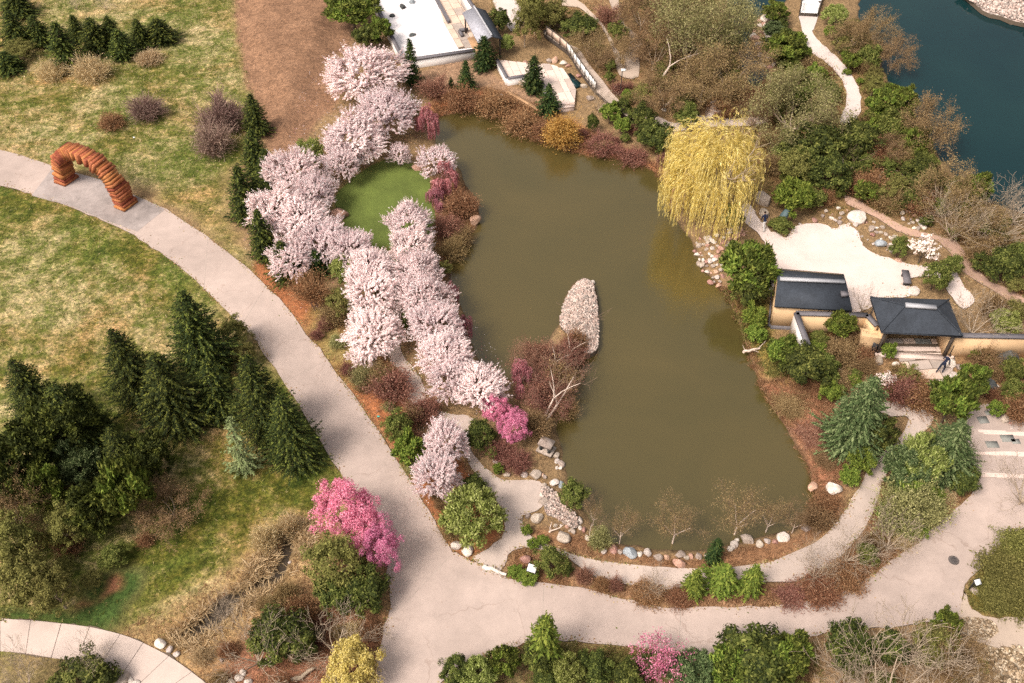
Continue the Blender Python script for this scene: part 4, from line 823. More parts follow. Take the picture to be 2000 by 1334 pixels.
# ------------------------------------------------------------------ plants: prototypes (each mesh is made once and shared by its copies)
def lobed(r, n=7):
    ax = runit(r, n); am = r.uniform(.06, .16, n); fr = r.uniform(2.5, 6, n); ph = r.uniform(0, 6.3, n)
    return lambda d: 1 + sum(am[i] * np.sin(fr[i] * (d @ ax[i]) * 2 + ph[i]) for i in range(n)) * 0.75
def limbs(r, n, W, H, z0, r0, lean=0.0, fork=2, up=0.75):
    """trunk and forked limbs reaching into the crown -> segments list (P0,P1,r0,r1)"""
    S = []
    top = np.array([lean * z0, 0, z0]); S.append((np.zeros(3), top, r0, r0 * .8))
    for i in range(n):
        a = 2 * math.pi * (i + r.uniform(-.3, .3)) / n; rad = W / 2 * r.uniform(.45, .75); p = top.copy(); rr = r0 * .55
        tgt = np.array([math.cos(a) * rad, math.sin(a) * rad, z0 + (H - z0) * r.uniform(.35, up)]); m = 4
        for j in range(m):
            q = top + (tgt - top) * (j + 1) / m + r.normal(size=3) * W * .02; q[2] += (H - z0) * .08 * math.sin(math.pi * (j + 1) / m)
            S.append((p, q, rr, rr * .75)); rr *= .75; p = q
            if j >= 1:
                for _ in range(fork):
                    e = p + unit(unit(tgt - top) + runit(r, 1)[0] * .8 + (0, 0, .3)) * W * r.uniform(.12, .24); S.append((p, e, rr * .6, rr * .2))
    return S
def segmesh(S, k=4):
    return segs([s[0] for s in S], [s[1] for s in S], np.array([s[2] for s in S]), np.array([s[3] for s in S]), k)
def P_cherry(seed, W=5.0, H=4.3, mat='cherry', nst=840, sparse=1.0, per=12):
    r = np.random.default_rng(seed); lb = lobed(r); n = int(nst * sparse)
    d = runit(r, n * 2); d = d[d[:, 2] > -.35][:n]; n = len(d)
    R = np.array([W / 2, W / 2, H * .48]) * lb(d)[:, None] * r.uniform(.5, .98, n)[:, None] ** .5
    base = d * R * .80 + (0, 0, H * .5); dr = unit(d * (1, 1, .8) + (0, 0, .35) + runit(r, n) * .38); L = r.uniform(.40, .85, n) * W / 5
    t = (np.arange(per) + .5) / per; tt = t[None, :, None]
    bend = runit(r, n)[:, None, :] * .12 * L[:, None, None] * (tt ** 2)
    c = base[:, None] + dr[:, None] * L[:, None, None] * tt + bend + r.normal(size=(n, per, 3)) * .028
    c = c.reshape(-1, 3); al = np.repeat(dr, per, 0)
    sz = r.uniform(.045, .082, len(c)) * np.tile(1.3 - .7 * t, n)
    V, F = leaves(r, c, runit(r, len(c)) + np.repeat(d, per, 0) * .8 + (-.25, -.35, .7), sz, 1.7, .5, al + runit(r, len(al)) * .3)
    S = limbs(r, 6, W, H * .8, H * .24, .13, fork=3); tv, tf = segmesh(S, 4)
    iv, if_ = segs(base - dr * .3, base + dr * L[:, None] * .5, .012, .004, 3)
    return [('trunk', [(tv, tf, M['bark_pink'])]), ('crown', [(V, F, M[mat]), (iv, if_, M['bark_pink'])])]
def P_conifer(seed, W=3.4, H=7.5, mat='spruce', droop=.25, open_=1.0, dens=1.0):
    r = np.random.default_rng(seed); C_, A_, Nn, Sz = [], [], [], []; B0, B1 = [], []
    z = H * .06; k = 0
    while z < H * .985:
        f = 1 - z / H; rad = W / 2 * min(1.0, (f * 1.15) ** .72) * (1 if z > H * .10 else .88); nb = max(4, int((7 + 11 * f) * dens)); a0 = r.uniform(0, 6.3)
        for i in range(nb):
            a = a0 + 2 * math.pi * (i + r.uniform(-.35, .35)) / nb; l = rad * r.uniform(.66, 1.12) * (1 + .16 * math.sin(2 * a + z * 1.3 + seed) + .10 * math.sin(3 * a - z * 2.1));
            if r.random() < .07: continue
            d = np.array([math.cos(a), math.sin(a), 0]); s = np.array([-d[1], d[0], 0])
            p0 = np.array([0, 0, z + r.uniform(-.05, .05)]); m = max(2, int(l / .22))
            rise = r.uniform(-.02, .12)
            B0.append(p0); B1.append(p0 + d * l * .8 + (0, 0, -droop * l * .5))
            for j in range(m):
                t = (j + 1) / m; p = p0 + d * l * t + (0, 0, (-droop * t + (droop * .75 + rise) * t * t) * l)
                wdt = .34 * (1.05 - t * .75) * min(1, l / .8 + .3)
                for sg in (-1, 1):
                    al = unit(d * .75 + s * sg * .8 + (0, 0, -.12)); C_.append(p + al * wdt * .5 * r.uniform(.7, 1.1) + r.normal(size=3) * .02); A_.append(al); Nn.append((d[0] * .45, d[1] * .45, .9)); Sz.append(wdt * .62)
                for _ in range(3 if t > .45 else 1):
                    C_.append(p + r.normal(size=3) * (.10, .10, .06) + (0, 0, .05)); A_.append(unit(d * .6 + runit(r, 1)[0] * .8 + (0, 0, .35))); Nn.append(tuple(runit(r, 1)[0] + (0, 0, .5))); Sz.append(.10)
                C_.append(p); A_.append(unit(d + (0, 0, .05))); Nn.append((d[0] * .3, d[1] * .3, 1)); Sz.append(.19)
        z += H * .034 * open_ * (1.15 - .4 * (1 - f)); k += 1
    for i in range(6): C_.append(np.array([0, 0, H * (1 - .012 * i)])); A_.append(np.array([.1, 0, 1.])); Nn.append(tuple(runit(r, 1)[0])); Sz.append(.12)
    C_ = np.array(C_); A_ = np.array(A_); Nn = np.array(Nn); Sz = np.array(Sz) * r.uniform(.7, 1.25, len(Sz))
    n = unit(Nn + runit(r, len(C_)) * .35); u = unit(A_ - n * np.sum(A_ * n, 1, keepdims=True)); w = np.cross(n, u)
    a = u * Sz[:, None]; b = w * Sz[:, None] * .36
    V = np.stack([C_ - a * .9, C_ - b, C_ + a, C_ + b], 1).reshape(-1, 3); i = (np.arange(len(C_)) * 4)[:, None]; F = np.c_[i, i + 1, i + 2, i + 3]
    tv, tf = tube([(0, 0, 0), (0, 0, H * .5), (0, 0, H * .97)], [H * .022, H * .013, .01], 6); bv, bf = segs(B0, B1, .025, .008, 3)
    return [('trunk', [(tv, tf, M['bark']), (bv, bf, M['bark'])]), ('crown', [(V, F, M[mat])])]
def P_clump(seed, *a, **k):
    k['nl'] = int(k.get('nl', 55) * 1.7); k['leaf'] = k.get('leaf', .075) * .76
    if k.get('mat') == 'magnolia': k['leaf'] /= .76; k['nl'] = 12
    return P_clump_(seed, *a, **k)
def P_clump_(seed, W=3.0, H=2.6, mat='green', ncl=90, nl=55, cr=.42, leaf=.075, el=1.5, low=-.25, up=.5, bark='bark', flat=1.0, trunkh=.2, shell=.35, needle=False, mat2=None):
    r = np.random.default_rng(seed); lb = lobed(r); d = runit(r, ncl * 3); d = d[d[:, 2] > low][:ncl]; n = len(d)
    zc = H * (.5 + .5 * trunkh * .5)
    ctr = d * np.array([W / 2 - cr * .5, W / 2 - cr * .5, (H - zc) * 1.0]) * lb(d)[:, None] * (1 - shell * r.random(n)[:, None] ** 1.5) + (0, 0, zc)
    crr = cr * r.uniform(.6, 1.25, n); o = runit(r, n * nl) * (r.random((n * nl, 1)) ** .45) * (1, 1, .75)
    o[:, 2] = np.where(o[:, 2] < -.3, -o[:, 2], o[:, 2])
    nl0 = nl; c = np.repeat(ctr, nl, 0) + o * np.repeat(crr, nl)[:, None]; c[:, 2] = np.maximum(c[:, 2], .03)
    dd = np.repeat(d, nl, 0)
    sz = r.uniform(.6, 1.3, len(c)) * leaf
    if needle: V, F = leaves(r, c, runit(r, len(c)) + o * .5, sz, el, .4, unit(o + dd * .6 + (0, 0, up)))
    else: V, F = leaves(r, c, o * .8 + dd * .5 + (0, 0, up), sz, el, .8)
    S = limbs(r, 5, W * .9, H * .85, max(.1, H * trunkh), W * .022 + .02, fork=2); tv, tf = segmesh(S, 4)
    cp = [(V, F, M[mat])]
    if mat2:
        k = r.random(n) < .35; kk = np.repeat(k, nl); V4 = V.reshape(-1, 4, 3); f1 = F[:(~kk).sum()]; f2 = F[:kk.sum()]
        cp = [(V4[~kk].reshape(-1, 3), f1, M[mat]), (V4[kk].reshape(-1, 3), f2, M[mat2])]
    return [('trunk', [(tv, tf, M[bark])]), ('crown', cp)]
def P_weep(seed, W=9.5, H=9.0, mat='willow', nst=1900, seg=.34, wid=.036, Lmin=.12, Lmax=.46, bark='bark_pale', flare=.30):
    r = np.random.default_rng(seed); lb = lobed(r, 9); n = nst
    nc = max(10, n // 42); cd = runit(r, nc * 3); cd = cd[cd[:, 2] > -.1][:nc]; pk = r.integers(0, len(cd), n); d = unit(cd[pk] + runit(r, n) * .30); d[:, 2] = np.maximum(d[:, 2], -.08); rf = (r.uniform(.42, 1.08, len(cd)))[pk] * r.uniform(.8, 1.0, n)
    st = d * np.array([W / 2 * .86, W / 2 * .86, H * .45]) * lb(d)[:, None] * rf[:, None] + (0, 0, H * .5)
    L = np.minimum(st[:, 2] - H * .03, H * r.uniform(Lmin, Lmax, n) * (.6 + .9 * (1 - np.abs(d[:, 2])))); m = int(H * Lmax * 1.3 / seg)
    vel = unit(d * (1, 1, .2) + runit(r, n) * .4) * (1, 1, .3); p = st.copy(); C_, A_ = [], []; acc = np.zeros(n)
    sw = runit(r, n) * (1, 1, 0) * .15
    for j in range(m):
        f = min(1, j / 4 + .05); dirn = unit(vel * flare * 2.2 * (1 - f) + np.array([0, 0, -1.]) * f + sw * math.sin(j * .9)); q = p + dirn * seg; acc += seg; ok = (acc < L) | (j < 2)
        C_.append(((p + q) / 2)[ok]); A_.append(dirn[ok]); p = q
    C_ = np.concatenate(C_); A_ = np.concatenate(A_); k = 3
    c = np.repeat(C_, k, 0) + r.normal(size=(len(C_) * k, 3)) * (wid * 1.1, wid * 1.1, seg * .2); c[:, 2] = np.maximum(c[:, 2], .03); al = np.repeat(A_, k, 0)
    nn = runit(r, len(c)) * (1, 1, .4) + (0, 0, .25); n_ = unit(nn); u = unit(al + runit(r, len(c)) * .22); w = unit(np.cross(n_, u)); s = r.uniform(.6, 1.2, (len(c), 1))
    a = u * seg * .62 * s; b = w * wid * .62 * s
    V = np.stack([c - a, c - b, c + a, c + b], 1).reshape(-1, 3); i = (np.arange(len(c)) * 4)[:, None]; F = np.c_[i, i + 1, i + 2, i + 3]
    S = limbs(r, 7, W * .95, H * .88, H * .22, H * .028, fork=4); tv, tf = segmesh(S, 5)
    return [('trunk', [(tv, tf, M[bark])]), ('crown', [(V, F, M[mat])])]
def branching(r, H, W, depth, n0, r0, up, trunk, lean=(0, 0), thin=.62, k0=5):
    S = [[] for _ in range(2)]
    def grow(p, d, L, rad, lv):
        m = 3; q = p
        for j in range(m):
            d2 = unit(d + r.normal(size=3) * .13 + np.array([0, 0, up * .12])); e = q + d2 * L / m; S[0 if lv <= 1 else 1].append((q, e, rad * (1 - .22 * j), rad * (1 - .22 * (j + 1)))); q = e; d = d2
            if lv < depth and (j > 0 or lv > 0):
                for _ in range(2 if j == m - 1 else 1):
                    o = runit(r, 1)[0]; o = unit(o - d * (o @ d)); grow(q, unit(d * .75 + o * r.uniform(.45, .85) + np.array([0, 0, up * .2])), L * r.uniform(.55, .78), rad * (1 - .22 * (j + 1)) * thin, lv + 1)
    t = np.array([lean[0] * trunk, lean[1] * trunk, trunk]); S[0].append((np.zeros(3), t, r0, r0 * .85))
    for i in range(n0):
        a = 2 * math.pi * (i + r.uniform(-.3, .3)) / n0; sp = W / H * .9
        grow(t, unit(np.array([math.cos(a) * sp + lean[0], math.sin(a) * sp + lean[1], 1.0])), (H - trunk) * .52, r0 * .62, 1)
    return S
def P_bare(seed, W=5, H=5, mat='bark_pale', depth=4, n0=5, r0=.12, trunk=.5, up=.3, bud=None, nb=3, bs=.05, lean=(0, 0), twig=.011, spread=.16):
    r = np.random.default_rng(seed); S = branching(r, H, W, depth, n0, r0, up, trunk, lean)
    big = [s for s in S[0]]; sm = [(a, b, max(c, twig), max(d, twig * .7)) for a, b, c, d in S[1]]
    mt2 = 'bark_twig' if bud or mat == 'bark_birch' else mat
    tv, tf = segmesh(big if bud else big[:1], 5); parts = [('trunk', [(tv, tf, M[mat])])]
    tv2, tf2 = segmesh(sm, 3); cp = [(tv2, tf2, M[mt2])]
    if bud:
        E_ = np.array([s[1] for s in sm if s[2] < r0 * .3]); c = np.repeat(E_, nb, 0) + r.normal(size=(len(E_) * nb, 3)) * spread
        V, F = leaves(r, c, runit(r, len(c)) + (0, 0, .6), bs * r.uniform(.5, 1.2, len(c)), 2.2, .6); cp.append((V, F, M[bud]))
    if not bud: lv_, lf_ = segmesh(big[1:], 5); cp.insert(0, (lv_, lf_, M[mat]))
    parts.append(('branches' if not bud else 'crown', cp)); return parts
def P_twig(seed, W=2.4, H=1.7, mat='mauve', ns=330, forks=3, w=.011, buds=0, bs=.04, bark='bark_pink', upr=.7, trunk=0.0):
    r = np.random.default_rng(seed); d = runit(r, ns * 3); d = d[d[:, 2] > .05][:ns]; n = len(d); d = unit(d * (1, 1, upr + .3) + (0, 0, .25)); lb = lobed(r)
    R = np.array([W / 2, W / 2, H - trunk]) * lb(d)[:, None]; p0 = r.normal(size=(n, 3)) * (W * .06, W * .06, 0) + (0, 0, trunk); tip = d * R * r.uniform(.6, 1, (n, 1)) + (0, 0, trunk)
    mid = (p0 + tip) / 2 + r.normal(size=(n, 3)) * W * .03; P0 = [p0, mid]; P1 = [mid, tip]; cs = []
    for k in range(forks):
        t = r.uniform(.25, .95, (n, 1)); b = mid + (tip - mid) * t; e = b + unit(d + runit(r, n) * .75 + (0, 0, .2)) * np.linalg.norm(R, axis=1)[:, None] * r.uniform(.12, .3, (n, 1)); e[:, 2] = np.maximum(e[:, 2], .02); P0.append(b); P1.append(e); cs.append(e)
    P0 = np.concatenate(P0); P1 = np.concatenate(P1); L = P1 - P0
    # thin blades crossing: one flat strip per twig
    nrm = unit(runit(r, len(P0)) + (0, 0, .5)); s = unit(np.cross(unit(L), nrm)) * w * r.uniform(.7, 1.5, (len(P0), 1))
    V = np.stack([P0 - s, P0 + s, P1 + s * .5, P1 - s * .5], 1).reshape(-1, 3); i = (np.arange(len(P0)) * 4)[:, None]; F = np.c_[i, i + 1, i + 2, i + 3]
    cp = [(V, F, M[mat])]
    if buds:
        e = np.concatenate(cs + [tip]); c = np.repeat(e, buds, 0) + r.normal(size=(len(e) * buds, 3)) * .09 * W / 2.4; c[:, 2] = np.maximum(c[:, 2], .02)
        v, f = leaves(r, c, runit(r, len(c)) + (0, 0, .5), bs * r.uniform(.5, 1.2, len(c)), 2.0, .5); cp.append((v, f, M[mat]))
    ids = r.integers(0, n, 14); sv, sf = segs(p0[ids] * (1, 1, 0), mid[ids], .025, .012, 4)
    return [('stems', [(sv, sf, M[bark])]), ('twigs', cp)]
PROTO = {}
def proto(kind, W, H, zc, anchor, makers, name, cat):
    lst = []
    for mk in makers:
        pt = mk()
        hi = np.concatenate([v for nm, pp in pt for v, f, m in pp]); h_ = hi[:, 2].max()
        lst.append([(nm, make_mesh(nm, pp)) for nm, pp in pt])
    PROTO[kind] = (W, H, zc, anchor, lst, name, cat)
q3 = lambda f, *seeds, **k: [(lambda s=s: f(s, **k)) for s in seeds]
proto('cherry', 5.0, 4.4, .55, 'mid', q3(P_cherry, 1, 2, 3, 4), 'cherry_tree', 'tree')
proto('cherrysparse', 4.0, 3.2, .55, 'mid', q3(P_cherry, 5, W=4.0, H=3.2, sparse=.42), 'cherry_tree', 'tree')
proto('magnolia', 3.0, 3.0, .6, 'mid', q3(P_clump, 6, W=3.0, H=3.0, mat='magnolia', ncl=70, nl=9, cr=.3, leaf=.075, el=1.3, shell=.6), 'magnolia_tree', 'tree')
proto('redbud', 4.4, 4.2, .58, 'mid', q3(P_clump, 7, 8, 9, W=4.4, H=4.2, mat='magenta', ncl=150, nl=58, cr=.44, leaf=.058, el=1.2, bark='bark_pink', low=-.4), 'redbud_tree', 'tree')
proto('redbudthin', 3.4, 3.0, .55, 'mid', q3(P_bare, 10, W=3.4, H=3.0, mat='bark_pink', bud='magenta', nb=2, bs=.04, r0=.06, depth=4), 'redbud_tree', 'tree')
proto('weep', 2.8, 2.6, .45, 'mid', q3(P_weep, 11, 12, W=2.8, H=2.6, mat='weepred', nst=420, seg=.13, wid=.035, Lmin=.2, Lmax=.7, bark='bark_pink'), 'weeping_cherry_tree', 'tree')
proto('willow', 9.5, 9.0, .5, 'mid', q3(P_weep, 13), 'willow_tree', 'tree')
proto('spruce', 3.4, 7.5, 1, 'tip', q3(P_conifer, 14, 15, 16), 'spruce_tree', 'tree')
proto('bigspruce', 6.0, 11.0, 1, 'tip', q3(P_conifer, 17, 18, 19, W=6.0, H=11.0, open_=.8, droop=.4, dens=1.3), 'spruce_tree', 'tree')
proto('fir', 2.2, 3.6, 1, 'tip', q3(P_conifer, 20, 21, 22, W=2.2, H=3.6, mat='fir', open_=1.5, droop=.1), 'fir_tree', 'tree')
proto('limefir', 2.0, 2.8, 1, 'tip', q3(P_conifer, 23, 24, W=2.0, H=2.8, mat='limepine', open_=2.0, droop=-.15), 'pine_tree', 'tree')
proto('palefir', 2.0, 4.2, 1, 'tip', q3(P_conifer, 25, W=2.0, H=4.2, mat='palepine', open_=2.6, droop=-.1, dens=.7), 'pine_tree', 'tree')
proto('pine', 3.2, 3.2, .55, 'mid', q3(P_clump, 26, 27, 28, W=3.2, H=3.2, mat='pine', ncl=75, nl=60, cr=.40, leaf=.085, el=2.4, needle=True, up=.8, mat2='limepine'), 'pine_tree', 'tree')
proto('limebush', 2.4, 2.0, .5, 'mid', q3(P_clump, 29, 30, W=2.4, H=2.0, mat='limepine', ncl=60, nl=50, cr=.32, leaf=.07, el=2.2, needle=True, up=.8), 'evergreen_shrub', 'shrub')
proto('bluepine', 5.0, 4.6, .55, 'mid', q3(P_clump, 31, 32, W=5.0, H=4.6, mat='bluepine', ncl=240, nl=50, cr=.38, leaf=.085, el=2.4, needle=True, up=.9, low=-.45), 'blue_spruce_tree', 'tree')
proto('juniper', 4.4, 2.6, .55, 'mid', q3(P_clump, 33, 34, W=4.4, H=2.6, mat='juniper', ncl=95, nl=75, cr=.5, leaf=.07, el=2.4, needle=True, up=.4), 'juniper_shrub', 'shrub')
proto('green', 2.6, 2.2, .5, 'mid', q3(P_clump, 35, 36, 37, W=2.6, H=2.2, mat='green', ncl=70, nl=52, cr=.36, leaf=.06, el=1.7, low=-.4), 'evergreen_shrub', 'shrub')
proto('dkgreen', 3.6, 3.2, .5, 'mid', q3(P_clump, 38, 39, 40, W=3.6, H=3.2, mat='dkgreen', ncl=100, nl=60, cr=.46, leaf=.075, el=1.8, low=-.4, mat2='green'), 'evergreen_shrub', 'shrub')
proto('olive', 3.6, 3.4, .5, 'mid', q3(P_clump, 41, 42, 43, W=3.6, H=3.4, mat='olive', ncl=110, nl=44, cr=.42, leaf=.058, el=1.7, low=-.4, bark='bark_pale', shell=.5), 'olive_green_tree', 'tree')
proto('yellow', 3.2, 2.8, .5, 'mid', q3(P_clump, 44, W=3.2, H=2.8, mat='yellow', ncl=90, nl=60, cr=.4, leaf=.055, el=1.8, low=-.4), 'yellow_leaved_tree', 'tree')
proto('bud', 7.0, 6.5, .6, 'mid', q3(P_bare, 45, 46, W=7.0, H=6.5, mat='bark_pale', bud='bud', nb=11, bs=.045, r0=.14, depth=4, trunk=1.0, n0=6, spread=.3), 'budding_tree', 'tree')
proto('brownbud', 5.0, 5.0, .58, 'mid', q3(P_bare, 47, 48, 49, W=5.0, H=5.0, mat='bark_pale', bud='budbrown', nb=9, bs=.034, twig=.008, r0=.10, depth=4, trunk=.7, n0=6, spread=.2), 'brown_twigged_tree', 'tree')
proto('bare', 5.0, 4.6, 0, 'base', q3(P_bare, 50, 51, 52, W=5.0, H=4.6, mat='bark_pale', r0=.10, depth=4, n0=7, trunk=.4, twig=.010), 'bare_tree', 'tree')
proto('birch', 2.6, 5.2, 0, 'base', q3(P_bare, 53, 54, W=2.6, H=5.2, mat='bark_birch', r0=.12, depth=3, n0=2, trunk=.4, up=.9, lean=(.3, .15), twig=.010), 'birch_tree', 'tree')
proto('thinbud', 5.0, 5.0, .58, 'mid', q3(P_bare, 70, 71, W=5.0, H=5.0, mat='bark_birch', bud='budbrown', nb=5, bs=.026, twig=.007, r0=.09, depth=4, trunk=1.2, n0=4, spread=.22), 'brown_twigged_tree', 'tree')
proto('bigpine', 6.0, 6.5, .5, 'mid', q3(P_clump, 72, 73, 74, W=6.0, H=6.5, mat='dkgreen', ncl=260, nl=46, cr=.5, leaf=.10, el=2.3, needle=True, up=.5, low=-.5, mat2='pine', shell=.5), 'pine_tree', 'tree')
proto('redhaze', 4.0, 4.4, .55, 'mid', q3(P_bare, 75, 76, W=4.0, H=4.4, mat='bark_twig', bud='redtwig', nb=7, bs=.028, twig=.008, r0=.07, depth=4, trunk=.5, n0=6, spread=.22), 'red_twigged_tree', 'tree')
proto('leanbirch', 2.6, 6.0, 0, 'base', q3(P_bare, 77, 78, W=3.0, H=6.0, mat='bark_birch', r0=.085, depth=3, n0=2, trunk=1.6, up=.9, lean=(.42, .25), twig=.012), 'birch_tree', 'tree')
proto('bluecone', 5.0, 7.5, 1, 'tip', q3(P_conifer, 80, 81, W=5.0, H=7.5, mat='bluepine', open_=.8, droop=.15, dens=1.4), 'blue_spruce_tree', 'tree')
proto('mossy', 2.4, 1.4, .45, 'mid', q3(P_twig, 82, 83, W=2.4, H=1.4, mat='olive', ns=330, buds=5, bs=.035), 'mossy_shrub', 'shrub')
proto('mauve', 2.6, 1.9, .45, 'mid', q3(P_twig, 55, 56, W=2.6, H=1.9, mat='mauve', ns=520, buds=1, bs=.022), 'twiggy_shrub', 'shrub')
proto('brown', 2.4, 1.7, .45, 'mid', q3(P_twig, 57, 58, W=2.4, H=1.7, mat='budbrown', ns=380, buds=2, bs=.028), 'twiggy_shrub', 'shrub')
proto('rust', 2.4, 1.9, .45, 'mid', q3(P_twig, 59, 60, W=2.4, H=1.9, mat='rust', ns=380, buds=3, bs=.032), 'rusty_shrub', 'shrub')
proto('red', 2.4, 1.8, .45, 'mid', q3(P_twig, 61, 62, W=2.4, H=1.8, mat='redtwig', ns=380, buds=2, bs=.03), 'red_twigged_shrub', 'shrub')
proto('orange', 2.2, 2.2, .5, 'mid', q3(P_twig, 63, W=2.2, H=2.2, mat='orange', ns=420, buds=3, bs=.032), 'golden_twigged_shrub', 'shrub')
proto('maple', 2.8, 2.8, .6, 'mid', q3(P_twig, 64, W=2.8, H=2.8, mat='rust', ns=330, buds=2, bs=.034, trunk=1.0), 'red_maple_tree', 'tree')
proto('tan', 2.4, 1.5, .45, 'mid', q3(P_twig, 65, 66, W=2.4, H=1.5, mat='straw', ns=420, buds=1, bs=.03), 'pale_dry_shrub', 'shrub')
proto('oliveshrub', 2.4, 1.6, .45, 'mid', q3(P_twig, 67, 68, W=2.4, H=1.6, mat='bud', ns=330, buds=4, bs=.035), 'olive_budding_shrub', 'shrub')

def loc_mid(x, y, z):
    p = G(x, y, z); return p
PLANTS = []
def put(kind, x, y, w, h, label, rng, group=None, yb=None):
    W0, H0, zc, anch, lst, name, cat = PROTO[kind]
    w *= {'cherry': 1.06 if x < 780 else .97, 'spruce': 1.25, 'bigspruce': 1.1, 'fir': 1.1, 'redbud': 1.06, 'willow': 1.05, 'bluepine': 1.1, 'limefir': 1.15}.get(kind, 1.0)
    if anch == 'tip':       # y = tip, yb = lowest edge of the skirt in the picture
        lo, hi = .5, 25.0
        for _ in range(24):
            h_ = (lo + hi) / 2; p = G(x, y, h_); s = SC(p); rad = w / s / 2; fy = PX((p[0], p[1] - rad * .85, .06 * h_))[1]
            if fy < h: lo = h_
            else: hi = h_
        hgt = h_; wm = w / s * 1.04
    elif anch == 'mid':
        wm = w / SC(G(x, y, 1.5)); hgt = h if h else wm * H0 / W0; p = G(x, y, hgt * zc); wm = w / SC(p)
    else:
        p = G(x, y, 0); s = SC(p); wm = w / s; hgt = h if h else wm * H0 / W0
    z = zat(p[0], p[1]); z = max(z, WL - .05)
    sx = wm / W0; sz = hgt / H0
    i = int(rng.integers(len(lst))); o = empty(name, (p[0], p[1], z - .03), label, cat, group)
    o.rotation_euler = (0, 0, (.1 if kind == 'leanbirch' else 1.0) * rng.uniform(-.5, .5) if anch == 'base' else rng.uniform(0, 6.28)); o.scale = (sx, sx * rng.uniform(.95, 1.05), sz)
    for nm, me in lst[i]: link(nm, me, o)
    return o
